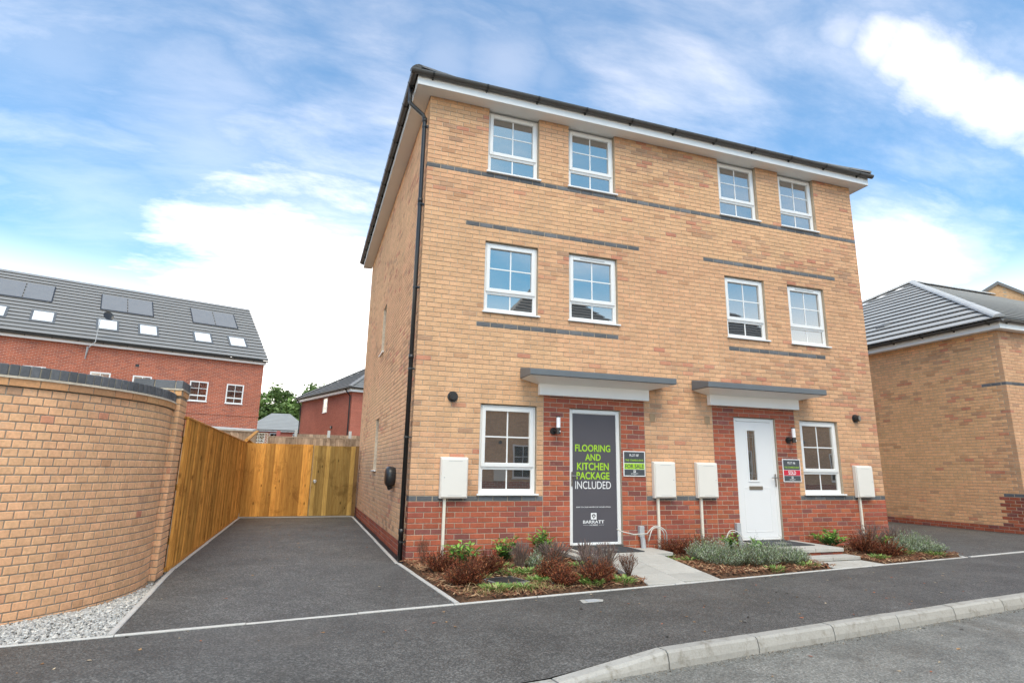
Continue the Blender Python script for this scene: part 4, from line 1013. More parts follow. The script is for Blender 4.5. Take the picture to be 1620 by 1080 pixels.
for k in range(-1, 26):
    o_ = 0.0 if k % 2 else HB / 2
    for i in range(-1, nh + 1):
        a = S0 + o_ + i * HB; b = a + HB
        if a < S0 - 1e-6 or b > S1: continue
        s = (a + b) / 2; c = Vector(wall_pt(s, 0, WZ0 + (k + .5) * WC)); cand.append(((c - Vector(CAM)).length, s, k))
vis = sorted([q for q in cand if q[1] < 2.35 and q[2] >= 0]); chosen = set((q[1], q[2]) for q in vis[:300])
m = MB()
me_h = brick_mesh(HB - 0.010, BD, 0.0645)
for dist, s, k in cand:
    col = tuple(x * 1.27 for x in col_buff(s, k * WC, 11, 0.22)); z = WZ0 + k * WC
    if (s, k) in chosen:
        o = link('brick', me_h); an = -s / WRR
        # local x runs along the wall towards the camera, local y into the wall
        p = wall_pt(s - (HB - 0.010) / 2, 0, z + 0.005)
        o.rotation_euler = (0, 0, an + math.pi / 2); jt = uni(-0.0015, 0.0015); ctr = Vector(wall_pt(s, jt, z + 0.005)); tx = Vector((math.cos(an + math.pi / 2), math.sin(an + math.pi / 2), 0))
        o.location = ctr - tx * (HB - 0.010) / 2; o.color = (*col, 1); adopt(o, wallbody)
    else: add_brick(m, s - HB / 2, s + HB / 2, z, col, lambda u, d, zz: wall_pt(u, d, zz), hz=0.0645)
tag(m.build('brickwork', BRICK_T, wallbody), kind='stuff')
s = S0; i = 0
while s < S1 - 0.1:                                            # corbelled stretcher course
    e = min(s + 0.225, S1); mm = MB(); col = col_buff(s, 2, 12, 0.9); n = 3
    for q in range(n):
        a, b = s + 0.005 + (e - s - 0.01) * q / n, s + 0.005 + (e - s - 0.01) * (q + 1) / n
        P = [wall_pt(a, -0.024, 1.932), wall_pt(b, -0.024, 1.932), wall_pt(b, 0.08, 1.932), wall_pt(a, 0.08, 1.932), wall_pt(a, -0.024, 1.9965), wall_pt(b, -0.024, 1.9965), wall_pt(b, 0.08, 1.9965), wall_pt(a, 0.08, 1.9965)]
        mm.hexa(P, col)
    mm.build('corbel_brick', BRICK_T, wallbody); s += 0.225
s = S0
while s < S1 - 0.05:                                           # brick-on-edge coping
    mm = MB(); col = col_blue(s, 0); a, b = s + 0.005, s + 0.070; j = uni(-0.002, 0.002)
    P = [wall_pt(a, -0.022 + j, 2.017), wall_pt(b, -0.022 + j, 2.017), wall_pt(b, 0.20, 2.017), wall_pt(a, 0.20, 2.017), wall_pt(a, -0.022 + j, 2.117 + j), wall_pt(b, -0.022 + j, 2.117 + j), wall_pt(b, 0.20, 2.117 + j), wall_pt(a, 0.20, 2.117 + j)]
    mm.hexa(P, col); bev(mm.build('coping_brick', BRICK_T, wallbody), 0.005); s += 0.0755
# square end pier
PX0, PX1, PY0, PY1 = -3.42, -2.918, -0.40, 0.03
m = MB(); g = 0.007; PM = (0.37, 0.315, 0.245)
m.box(PX0 + g, PX1 - g, PY0 + g, PY1 - g, -0.1, 2.10, PM); m.box(PX0 - 0.018, PX1 + 0.004, PY0 - 0.018, PY1 + 0.018, 2.100, 2.172, (0.42, 0.34, 0.25)); m.box(PX0 - 0.034, PX1 + 0.016, PY0 - 0.034, PY1 + 0.034, 2.172, 2.190, (0.55, 0.48, 0.38)); m.box(PX0 - 0.012, PX1 - 0.001, PY0 - 0.012, PY1 + 0.012, 2.19, 2.278, (0.40, 0.35, 0.27))
pier = m.build('end_pier', MORTAR, bw)
m = MB()
for k in range(28):
    z = WZ0 + k * WC
    for (a, b, kk) in lay(0, PX1 - PX0, k, k + 1, (), 0): add_brick(m, a, b, z, tuple(x * 1.27 for x in col_buff(a, z, 11, 0.22)), lambda u, d, zz: (PX0 + u, PY0 + d, zz), d=0.05, hz=0.0645)
    for (a, b, kk) in lay(0, PY1 - PY0, k, k + 1, (), 1): add_brick(m, a, b, z, tuple(x * 1.27 for x in col_buff(a, z, 11, 0.22)), lambda u, d, zz: (PX1 - d, PY0 + u, zz), d=0.05, hz=0.0645)
tag(m.build('brickwork', BRICK_T, pier), kind='stuff')
for (u0, u1, pl) in ((0, PX1 - PX0 + 0.033, lambda u, d, zz: (PX0 - 0.025 + u, PY0 - 0.024 + d, zz)), (0.1, PY1 - PY0 + 0.05, lambda u, d, zz: (PX1 + 0.010 - d, PY0 - 0.024 + u, zz))):
    s = u0
    while s < u1 - 0.05:
        e = min(s + 0.225, u1); mm = MB(); add_brick(mm, s, e, 2.098, col_buff(s, 2, 12, 0.9), pl, d=0.09); mm.build('corbel_brick', BRICK_T, pier); s += 0.225
    s = u0
    while s < u1 - 0.05:
        e = min(s + 0.225, u1); mm = MB(); add_brick(mm, s, e, 2.186, col_blue(s, 0), pl, d=0.095, hz=0.100); bev(mm.build('coping_brick', BRICK_T, pier), 0.004); s += 0.225

# white gravel between the curved wall and the driveway
gp = [(-2.90, 0.28), (-2.73, EY(-2.73) + 0.03), (-5.2, EY(-5.2) + 0.03), (-5.2, -2.75), (-4.3, -2.60), (-3.7, -2.2), (-3.2, -1.6), (-2.99, -0.9), (-2.96, 0.05)]
sheet('gravel_bed', [(-2.88, 0.30), (-2.72, EY(-2.72) + 0.02), (-6.5, EY(-6.5) + 0.02), (-6.5, -2.4), (-4.5, -2.4), (-3.2, -1.2), (-3.05, 0.3)][::-1], -0.085, simple('gravel_dust', (0.30, 0.285, 0.26), 1.0, 0.3, 12), 'pale stone dust under the white gravel', 'ground')
def stone(m, x, y, z, r, col):
    a = uni(0, 6.28); sx, sy, sz = uni(0.7, 1.3), uni(0.6, 1.0), uni(0.5, 0.85); ca, sa = math.cos(a), math.sin(a); vs = []
    for (px, py, pz) in ((1, 0, -.2), (.3, .9, .1), (-.8, .55, -.15), (-.85, -.5, .1), (.25, -.95, -.1), (.45, .1, .85), (-.4, .05, .9), (0, 0, -.9)):
        px, py, pz = px * sx * r * uni(.85, 1.15), py * sy * r * uni(.85, 1.15), pz * sz * r
        vs.append((x + px * ca - py * sa, y + px * sa + py * ca, z + pz))
    m.add(vs, [(0, 1, 5), (1, 6, 5), (1, 2, 6), (2, 3, 6), (3, 4, 6), (4, 5, 6), (4, 0, 5), (1, 0, 7), (2, 1, 7), (3, 2, 7), (4, 3, 7), (0, 4, 7)], col)
m = MB(); cnt = 0
while cnt < 9000:
    x, y = uni(-5.2, -2.7), uni(-3.3, 0.28)
    if not in_poly(x, y, gp): continue
    dw = math.hypot(x - WCX, y - WCY) - WRR
    if dw < 0.0 and y < -0.4: continue
    pile = 0.030 * max(0, 1 - abs(dw) / 0.35) if y < -0.3 else 0.01
    k = uni(0.52, 1.0); g = random.choice(((0.62, 0.60, 0.565), (0.55, 0.53, 0.50), (0.66, 0.62, 0.56), (0.40, 0.39, 0.375))); col = tuple(c * k for c in g)
    stone(m, x, y, -0.066 + 0.045 * max(0, 1 - 6 * max(0, dw - 0.15)) * 0 + 0.058 * min(1, max(0, dw - 0.08) * 3.0) + pile * 0.3 + uni(-0.006, 0.012), uni(0.009, 0.019), col); cnt += 1
tag(m.build('white_gravel', STONE), 'white limestone gravel between the curved wall and the driveway', 'gravel', kind='stuff')

# ------------------------------------------------------------------ driveway fence and gate
def board_run(parent, p0, p1, nrm, z0, z1, wd, mat, y_jit=0.0, thick=(0.006, 0.020), name='board', zj=0.004):
    """feather-edge boards lapped along p0-p1; nrm points to the viewer's side"""
    dx, dy = p1[0] - p0[0], p1[1] - p0[1]; L = math.hypot(dx, dy); u = (dx / L, dy / L); n = round(L / wd); w_ = L / n
    for i in range(n):
        s = i * w_; e = s + w_ + 0.018; m = MB(); zz = z1 + uni(-zj, zj); j = uni(-0.002, 0.002); tl = uni(-0.003, 0.003)
        P = lambda t, o, z: (p0[0] + u[0] * t + nrm[0] * o, p0[1] + u[1] * t + nrm[1] * o, z)
        a, b = thick[1] + 0.020 + j, thick[0] - 0.001
        m.hexa([P(s, 0.006, z0), P(e, 0.0, z0), P(e, b, z0), P(s, a, z0), P(s + tl, 0.006, zz), P(e + tl, 0.0, zz), P(e + tl, b, zz), P(s + tl, a, zz)][0:8])
        o = m.build(name, mat, parent)
fence = tag(empty('driveway_fence', (-2.9, 4.2, 0)), 'long golden featheredge fence along the left of the driveway', 'fence')
board_run(fence, (-2.905, 0.0), (-2.905, 8.42), (1, 0), 0.05, 1.855, 0.108, WOOD)
m = MB(); m.box(-2.935, -2.868, -0.01, 8.45, 1.858, 1.885); bev(m.build('capping_rail', WOOD, fence), 0.005)
m = MB(); m.box(-2.93, -2.885, 0.06, 8.42, 0.0, 0.046); m.build('gravel_board', WOOD, fence)
for yy in (0.12, 2.8, 5.6, 8.4):
    m = MB(); m.box(-3.01, -2.935, yy - 0.05, yy + 0.05, -0.1, 1.86); m.build('post', WOODG, fence)
for zz in (0.35, 1.0, 1.6):
    m = MB(); m.box(-2.985, -2.912, 0.1, 8.4, zz - 0.035, zz + 0.035); m.build('rail', WOODG, fence)
back = tag(empty('closeboard_fence_panel', (-2.0, 8.45, 0)), 'golden closeboard panel across the end of the driveway left of the gate', 'fence')
board_run(back, (-2.865, 8.455), (-1.255, 8.455), (0, -1), 0.03, 1.86, 0.118, WOOD)
m = MB(); m.box(-2.86, -1.26, 8.462, 8.50, 1.5, 1.57); m.box(-2.86, -1.26, 8.462, 8.50, 0.3, 0.37); m.build('rail', WOODG, back)
m = MB(); m.box(-1.25, -1.225, 8.43, 8.52, 0.0, 1.85); m.build('post', WOODG, back)
gate = tag(empty('side_gate', (-0.65, 8.45, 0)), 'greenish boarded side gate with a round latch at the end of the driveway', 'gate')
board_run(gate, (-1.215, 8.455), (-0.150, 8.455), (0, -1), 0.035, 1.838, 0.107, WOODG)
m = MB()
for zz in (0.3, 0.95, 1.55): m.box(-1.21, -0.16, 8.462, 8.50, zz, zz + 0.08)
m.build('ledge', WOODG, gate)
m = MB(); m.box(-0.142, -0.045, 8.405, 8.50, 0.0, 1.85); o = m.build('gate_post', wood_mat('dark_post_wood', (0.20, 0.11, 0.04), (0.11, 0.06, 0.022)), gate)
m = MB(); m.tube([(-1.13, 8.43, 0.915), (-1.13, 8.41, 0.915)], 0.045, 16); lt = m.build('latch_plate', STEEL, gate)
m = MB(); rr = [(-1.13 + 0.032 * math.cos(i * math.pi / 6), 8.402, 0.905 + 0.032 * math.sin(i * math.pi / 6)) for i in range(13)]; m.tube(rr, 0.006, 6, caps=False); m.build('ring_handle', STEEL, lt)
m = MB(); m.box(-2.85, -0.11, 8.395, 8.425, 0.0, 0.014); tag(m.build('threshold_edging', EDGE), 'pale concrete strip under the gate', 'edging', kind='structure')

# ------------------------------------------------------------------ gardens and houses behind
bf = tag(empty('garden_fence', (-1.2, 14, 0)), 'weathered pale fence behind the side gate', 'fence')
board_run(bf, (-2.70, 14.0), (3.0, 14.0), (0, -1), 0.2, 2.27, 0.115, WOODOLD)
m = MB(); m.box(-2.72, 3.0, 13.97, 14.03, 2.275, 2.31); m.build('capping_rail', WOODOLD, bf)
bf2 = tag(empty('post_and_panel_fence', (-1.0, 19, 0)), 'far fence with pale concrete posts below the red house', 'fence')
board_run(bf2, (-1.9, 19.0), (4.0, 19.0), (0, -1), 0.8, 2.66, 0.14, WOODOLD)
for xx in (-1.9, -0.55, 0.35, 1.05, 2.4):
    m = MB(); m.box(xx - 0.06, xx + 0.06, 18.90, 18.97, 0.5, 2.84); m.build('post', EDGE, bf2)
bf3 = tag(empty('left_garden_fence', (-4.0, 11.5, 0)), 'brown garden fence below the long red terrace', 'fence')
board_run(bf3, (-7.0, 13.2), (-3.1, 14.2), (0, -1), 0.2, 2.42, 0.14, WOODOLD)
m = MB(); m.hexa([(-7.0, 13.15, 2.425), (-3.1, 14.15, 2.425), (-3.1, 14.22, 2.425), (-7.0, 13.22, 2.425), (-7.0, 13.15, 2.46), (-3.1, 14.15, 2.46), (-3.1, 14.22, 2.46), (-7.0, 13.22, 2.46)]); m.build('capping_rail', WOODOLD, bf3)
# gate leaf with diagonal brace, seen edge-on beyond the fence corner
br = tag(empty('sloping_fence_top', (-2.95, 10.5, 0)), 'sloping pale timber topped fence behind the corner of the driveway fence', 'fence')
m = MB(); n = 8
for i in range(n):
    pass
board_run(br, (-2.93, 8.6), (-3.05, 13.6), (1, 0), 0.1, 1.98, 0.115, WOOD)
m = MB(); m.hexa([(-2.97, 8.6, 1.90), (-2.87, 8.6, 1.90), (-2.99, 13.6, 2.42), (-3.09, 13.6, 2.42), (-2.97, 8.6, 1.935), (-2.87, 8.6, 1.935), (-2.99, 13.6, 2.455), (-3.09, 13.6, 2.455)]); m.build('capping_rail', WOOD, br)
tr = tag(empty('trellis_panel', (-2.9, 14, 0)), 'small diamond trellis panel beyond the driveway fence corner', 'trellis')
TX0, TX1, TZ0, TZ1 = -3.04, -2.70, 1.95, 2.40; TW = simple('pale_trellis_wood', (0.55, 0.48, 0.38), 0.8, 0.1, 20)
m = MB(); m.frame(TX0, TX1, TZ0, TZ1, 13.90, 13.94, 0.022); m.build('frame', TW, tr)
for i in range(-4, 6):
    for sgn in (1, -1):
        xa = TX0 + i * 0.085; pts = []
        for k in range(2):
            z = TZ0 if k == 0 else TZ1; x = xa + (0.45 if k else 0.0) if sgn == 1 else xa + (0.0 if k else 0.45)
            pts.append((x, z))
        (xa_, za), (xb_, zb) = pts
        t0, t1 = 0.0, 1.0
        for lim in (TX0, TX1):
            if (xa_ - lim) * (xb_ - lim) < 0:
                t = (lim - xa_) / (xb_ - xa_)
                if (lim == TX0) == (xa_ < xb_): t0 = max(t0, t)
                else: t1 = min(t1, t)
        if max(xa_, xb_) <= TX0 + .01 or min(xa_, xb_) >= TX1 - .01 or t1 - t0 < 0.1: continue
        L_ = lambda t: (xa_ + (xb_ - xa_) * t, 13.92 + 0.006 * sgn, za + (zb - za) * t)
        m = MB(); m.tube([L_(t0), L_(t1)], 0.009, 4); m.build('lath', TW, tr)

# generic helpers for the far buildings
def far_window(parent, O, u, n, s0, s1, z0, z1, glass=GLASS, bars=True):
    """window on a wall through O with horizontal direction u, outward normal n"""
    P = lambda s, d, z: (O[0] + u[0] * s - n[0] * d, O[1] + u[1] * s - n[1] * d, z)
    m = MB(); t = 0.06; zt = z0 + (z1 - z0) * 0.29
    pframe(m, P, s0, s1, z0, z1, -0.012, 0.05, t); pbox(m, P, s0 + t, s1 - t, -0.011, 0.05, zt - 0.035, zt + 0.035); pbox(m, P, s0 - 0.03, s1 + 0.03, -0.05, -0.013, z0 - 0.03, z0 + 0.012)
    wn = m.build('window', UPVC, parent); sm = (s0 + s1) / 2; zm = (zt + z1) / 2
    m = MB()
    pbox(m, P, s0 + t, s1 - t, 0.0, 0.04, z0 + t, zt - 0.035); m.build('pane', GLASS, wn)
    m = MB(); pbox(m, P, s0 + t, s1 - t, 0.0, 0.04, zt + 0.035, z1 - t); m.build('pane', GLASS, wn)
    if bars:
        m = MB(); pbox(m, P, sm - 0.012, sm + 0.012, -0.008, 0.0, z0 + t, zt - 0.035); pbox(m, P, sm - 0.012, sm + 0.012, -0.008, 0.0, zt + 0.035, z1 - t); pbox(m, P, s0 + t, sm - 0.012, -0.0075, 0.0, zm - 0.012, zm + 0.012); pbox(m, P, sm + 0.012, s1 - t, -0.0075, 0.0, zm - 0.012, zm + 0.012); m.build('glazing_bar', UPVC, wn)
    return wn

# long red terrace on the left -------------------------------------------------------------
TU = Vector((0.94808, 0.31803, 0)); TN = Vector((0.31803, -0.94808, 0)); TP = Vector((-4.1213, 27.9038, 0))
def TPt(s, n, z): q = TP + TU * s + TN * n; return (q.x, q.y, z)
FB_RED = far_brick('red_terrace_brickwork', (0.44, 0.115, 0.062), (0.26, 0.075, 0.055), (0.50, 0.36, 0.28), (0.94808, 0.31803))
ter = tag(empty('brick_terrace', tuple(TP + TU * -7)), 'long red brick terrace with solar panels and rooflights on its grey roof', 'terraced house')
TL = -17.0; TB = 10.0
m = MB(); m.hexa([TPt(TL, 0, 0), TPt(0, 0, 0), TPt(0, -TB, 0), TPt(TL, -TB, 0), TPt(TL, 0, 7.0), TPt(0, 0, 7.0), TPt(0, -TB, 7.0), TPt(TL, -TB, 7.0)])
m.add([TPt(0, 0, 7.0), TPt(0, -TB, 7.0), TPt(0, -5.76, 11.2), TPt(TL, 0, 7.0), TPt(TL, -TB, 7.0), TPt(TL, -5.76, 11.2)], [(0, 1, 2), (5, 4, 3)])
tw = m.build('wall', FB_RED, ter)
m = MB(); m.hexa([TPt(TL, 0.022, 3.95), TPt(0.02, 0.022, 3.95), TPt(0.02, 0.001, 3.95), TPt(TL, 0.001, 3.95), TPt(TL, 0.022, 4.025), TPt(0.02, 0.022, 4.025), TPt(0.02, 0.001, 4.025), TPt(TL, 0.001, 4.025)]); m.build('string_course', FB_RED, tw)
m = MB(); m.hexa([TPt(TL, 0.20, 6.90), TPt(0.06, 0.20, 6.90), TPt(0.06, 0.001, 6.90), TPt(TL, 0.001, 6.90), TPt(TL, 0.20, 7.05), TPt(0.06, 0.20, 7.05), TPt(0.06, 0.001, 7.05), TPt(TL, 0.001, 7.05)]); m.build('fascia', simple('pinkish_white_fascia', (0.74, 0.66, 0.62), 0.5, 0.03, 3), ter)
gutter(TPt(TL, 0.27, 7.10), TPt(0.14, 0.27, 7.10), ter, tuple(TN), 1.0, 0.062)
EZ, RZ, RB = 7.12, 11.40, -5.76
for (s0, s1) in ((-1.81, -0.93), (-3.61, -2.72), (-6.19, -5.36), (-7.96, -7.12), (-10.51, -9.66)): far_window(ter, TPt(0, 0, 0), TU, TN, s0, s1, 4.60, 5.66)
m = MB(); m.add([TPt(TL, 0.33, EZ), TPt(0.13, 0.33, EZ), TPt(0.13, RB, RZ), TPt(TL, RB, RZ), TPt(0.13, -TB - 1.8, EZ), TPt(TL, -TB - 1.8, EZ)], [(0, 1, 2, 3), (3, 2, 4, 5)]); troof = m.build('roof', TILE_DK, ter)
tiled_plane(troof, TPt(TL, 0.35, EZ + 0.02), TPt(0.13, 0.35, EZ + 0.02), TPt(0.13, RB, RZ + 0.02), TPt(TL, RB, RZ + 0.02), 0.415, tile_mat('terrace_tile', (0.23, 0.226, 0.22)), 0.062)
slope = (RZ - EZ) / (0.35 - RB); rn_ = (TN * slope + Vector((0, 0, 1))).normalized()
def RPt(s, hh, lift): # hh: horizontal distance up from the eave line
    q = Vector(TPt(s, 0.35 - hh, EZ + slope * hh)) + rn_ * lift; return tuple(q)
def roof_box(m, s0, s1, a, b, l0, l1):
    m.hexa([RPt(s0, a, l0), RPt(s1, a, l0), RPt(s1, b, l0), RPt(s0, b, l0), RPt(s0, a, l1), RPt(s1, a, l1), RPt(s1, b, l1), RPt(s0, b, l1)])
for (s0, s1) in ((-7.88, -5.49), (-3.44, -1.07), (-12.35, -10.02)):
    sm = (s0 + s1) / 2
    for (a, b) in ((s0, sm - 0.025), (sm + 0.025, s1)):
        m = MB(); roof_box(m, a, b, 3.17, 4.85, 0.02, 0.085); m.build('solar_panel', PV, troof)
    m = MB(); roof_box(m, s0 - 0.05, s1 + 0.05, 3.08, 3.165, 0.02, 0.095); roof_box(m, s0 - 0.05, s0 - 0.004, 3.165, 4.88, 0.02, 0.09); roof_box(m, s1 + 0.004, s1 + 0.05, 3.165, 4.88, 0.02, 0.09); m.build('panel_frame', BLACKPL, troof)
for (s0, s1) in ((-10.56, -9.78), (-7.94, -7.15), (-6.11, -5.36), (-3.50, -2.72), (-1.70, -0.90), (-12.42, -11.60)):
    m = MB(); roof_box(m, s0 - 0.10, s1 + 0.10, 1.00, 2.13, 0.02, 0.075); rl = m.build('rooflight', SKYL, troof)
    m = MB(); roof_box(m, s0, s1, 1.12, 2.00, 0.076, 0.09); m.build('rooflight_pane', SKYGLASS, rl)
m = MB(); dc = Vector(TPt(-7.75, 0.3, 8.25))                     # satellite dish on its pole
P0 = Vector(TPt(-8.25, 0.05, 6.30)); P1 = Vector(TPt(-8.20, 0.45, 6.75)); P2 = Vector(TPt(-7.98, 0.50, 7.05)); P3 = Vector(TPt(-7.95, 0.50, 8.25))
m.tube([P0, P1, P2, P3], 0.020, 6); m.tube([Vector(TPt(-8.25, 0.02, 6.25)), Vector(TPt(-8.25, 0.10, 6.85))], 0.03, 6)
m.build('dish_pole', GREYPL, ter)
m = MB(); ax = (TN * 0.9 + TU * 0.35 + Vector((0, 0, 0.35))).normalized(); sx_ = ax.cross(Vector((0, 0, 1))).normalized(); sy_ = ax.cross(sx_); cpt = Vector(TPt(-7.66, 0.62, 8.36)); n = 16; vs = []
for (r, dd) in ((0.24, 0.05), (0.16, 0.015), (0.06, 0.0)):
    vs += [tuple(cpt + sx_ * r * math.cos(2 * math.pi * i / n) + sy_ * r * math.sin(2 * math.pi * i / n) + ax * dd) for i in range(n)]
m.add(vs, [(k * n + i, k * n + (i + 1) % n, (k + 1) * n + (i + 1) % n, (k + 1) * n + i) for k in range(2) for i in range(n)] + [tuple(2 * n + i for i in range(n))]); m.build('satellite_dish', CHAR, ter)
m = MB(); m.hexa([TPt(-6.16, 0.015, 6.10), TPt(-6.0, 0.015, 6.10), TPt(-6.0, 0.001, 6.10), TPt(-6.16, 0.001, 6.10), TPt(-6.16, 0.015, 6.24), TPt(-6.0, 0.015, 6.24), TPt(-6.0, 0.001, 6.24), TPt(-6.16, 0.001, 6.24)]); m.build('wall_vent', CHAR, ter)
# heat pump / dark garden unit and pale shed roof in front of the terrace
sh = tag(empty('garden_shed', (-4.0, 17, 0)), 'low shed with a pale flat roof below the red terrace', 'shed')
m = MB(); m.box(-5.0, -3.6, 17.0, 18.5, 0.5, 2.62); m.build('shed_wall', WOODOLD, sh)
m = MB(); m.hexa([(-5.15, 16.85, 2.62), (-3.45, 16.85, 2.56), (-3.45, 18.6, 2.70), (-5.15, 18.6, 2.76), (-5.15, 16.85, 2.70), (-3.45, 16.85, 2.64), (-3.45, 18.6, 2.78), (-5.15, 18.6, 2.84)]); m.build('shed_roof', EDGE, sh)

# hipped red house in the gap --------------------------------------------------------------
rh = tag(empty('hipped_red_house', (0, 36, 0)), 'red brick house with a grey hipped roof behind the side gate', 'house')
A = Vector((-2.06, 40.4, 0)); B = Vector((1.11, 31.69, 0)); hu = (B - A).normalized(); hn = Vector((hu.y, -hu.x, 0)); hn = -hn if hn.x > 0 else hn   # outward, to the left
LH = (B - A).length; DH = 8.0; ez = 6.20
def HP(s, d, z): q = A + hu * s - hn * d; return (q.x, q.y, z)
FB_RED2 = far_brick('red_house_brickwork', (0.44, 0.135, 0.090), (0.37, 0.110, 0.075), (0.44, 0.22, 0.165), (hu.x, hu.y))
m = MB(); m.hexa([HP(0, 0, 0.5), HP(LH, 0, 0.5), HP(LH, DH, 0.5), HP(0, DH, 0.5), HP(0, 0, ez), HP(LH, 0, ez), HP(LH, DH, ez), HP(0, DH, ez)]); hw = m.build('wall', FB_RED2, rh)
m = MB(); q = 0.28; m.hexa([HP(-q, -q, ez - 0.08), HP(LH + q, -q, ez - 0.08), HP(LH + q, DH + q, ez - 0.08), HP(-q, DH + q, ez - 0.08), HP(-q, -q, ez + 0.12), HP(LH + q, -q, ez + 0.12), HP(LH + q, DH + q, ez + 0.12), HP(-q, DH + q, ez + 0.12)]); m.build('fascia', SOFFIT, rh)
q = 0.38; e = ez + 0.16; tp = e + (DH / 2 + q) * 0.60; hd_ = DH / 2 + q
a, b, c, d = HP(-q, -q, e), HP(LH + q, -q, e), HP(LH + q, DH + q, e), HP(-q, DH + q, e); r0, r1 = HP(-q + hd_ * .98, -q + hd_, tp), HP(LH + q - hd_ * .98, -q + hd_, tp)
m = MB(); m.add([a, b, c, d, r0, r1], [(0, 1, 5, 4), (1, 2, 5), (2, 3, 4, 5), (3, 0, 4)]); hr = m.build('roof', TILE_DK, rh)
TM3 = tile_mat('red_house_tile', (0.22, 0.217, 0.212))
tiled_plane(hr, off(a, .02), off(b, .02), off(r1, .02), off(r0, .02), 0.42, TM3, 0.065); tiled_plane(hr, off(b, .02), off(c, .02), off(r1, .02), off(r1, .02), 0.34, TM3, 0.05)
ridge_run(hr, b, r1, 0.12, 0.42, TILE, up=0.08); ridge_run(hr, r0, r1, 0.12, 0.42, TM3, up=0.08); ridge_run(hr, a, r0, 0.12, 0.42, TM3, up=0.08)
gutter(HP(-0.4, -0.40, ez + 0.17), HP(LH + 0.4, -0.40, ez + 0.17), rh, tuple(hn), 1.0, 0.065)
gutter(HP(LH + 0.40, -0.4, ez + 0.17), HP(LH + 0.40, DH, ez + 0.17), rh, tuple(hu), 1.0, 0.065)
m = MB(); m.tube([HP(-0.02, -0.38, ez + 0.1), HP(0.12, -0.10, ez - 0.35), HP(0.12, -0.08, 0.6)], 0.045, 6); m.build('downpipe', BLACKPL, rh)
m = MB(); m.tube([HP(LH - 0.32, -0.38, ez + 0.1), HP(LH - 0.12, -0.10, ez - 0.35), HP(LH - 0.12, -0.08, 0.6)], 0.045, 6); m.build('downpipe', BLACKPL, rh)
sw0 = 0.475 * LH; far_window(rh, tuple(A), hu, hn, sw0, sw0 + 0.75, 5.05, 6.08, bars=False)
m = MB(); m.tube([HP(0.68 * LH, -0.1, 3.95), HP(0.68 * LH, 0.0, 3.95)], 0.09, 8); m.build('flue', CHAR, rh)

# low grey-roofed house and tree far behind ------------------------------------------------
lh = tag(empty('low_house', (-4.3, 60, 0)), 'low house with a pale grey hipped roof far behind the gate', 'house')
FB_RED3 = far_brick('far_house_brickwork', (0.40, 0.11, 0.075), (0.32, 0.09, 0.06), (0.42, 0.24, 0.18), (1, 0))
m = MB(); m.box(-7.2, -1.6, 59.0, 66.0, 0.5, 4.95); m.build('wall', FB_RED3, lh)
m = MB(); e = 4.95; a, b, c, d = (-7.6, 58.6, e), (-1.2, 58.6, e), (-1.2, 66.4, e), (-7.6, 66.4, e); r0, r1 = (-5.35, 62.5, 6.95), (-3.45, 62.5, 6.95)
m.add([a, b, c, d, r0, r1], [(0, 1, 5, 4), (1, 2, 5), (2, 3, 4, 5), (3, 0, 4)]); lr = m.build('roof', TILE_SH, lh)
tiled_plane(lr, off(a, .02), off(b, .02), off(r1, .02), off(r0, .02), 0.38, tile_mat('low_house_tile', (0.30, 0.30, 0.29)), 0.03)
m = MB(); m.box(-7.4, -1.4, 58.75, 58.95, 4.80, 4.94); m.build('fascia', SOFFIT, lh)
for (xa, xb) in ((-6.6, -5.6), (-5.15, -4.3), (-2.9, -2.2)): far_window(lh, (0, 59.0), Vector((1, 0, 0)), Vector((0, -1, 0)), xa, xb, 3.65, 4.65)
# slim post with a red sign in front of it
sg = tag(empty('far_sign_post', (-3.9, 45, 0)), 'small red and white notice on a post before the low house', 'sign')
m = MB(); m.box(-3.74, -3.68, 45, 45.06, 1.0, 3.9); m.build('post', EDGE, sg); m = MB(); m.box(-3.86, -3.56, 44.95, 44.99, 3.55, 4.15); m.build('sign_board', simple('faded_red_sign', (0.45, 0.13, 0.12), 0.5, 0.2, 6), sg); m = MB(); m.box(-3.93, -3.50, 44.95, 44.99, 3.22, 3.42); m.build('sign_strip', UPVC, sg)

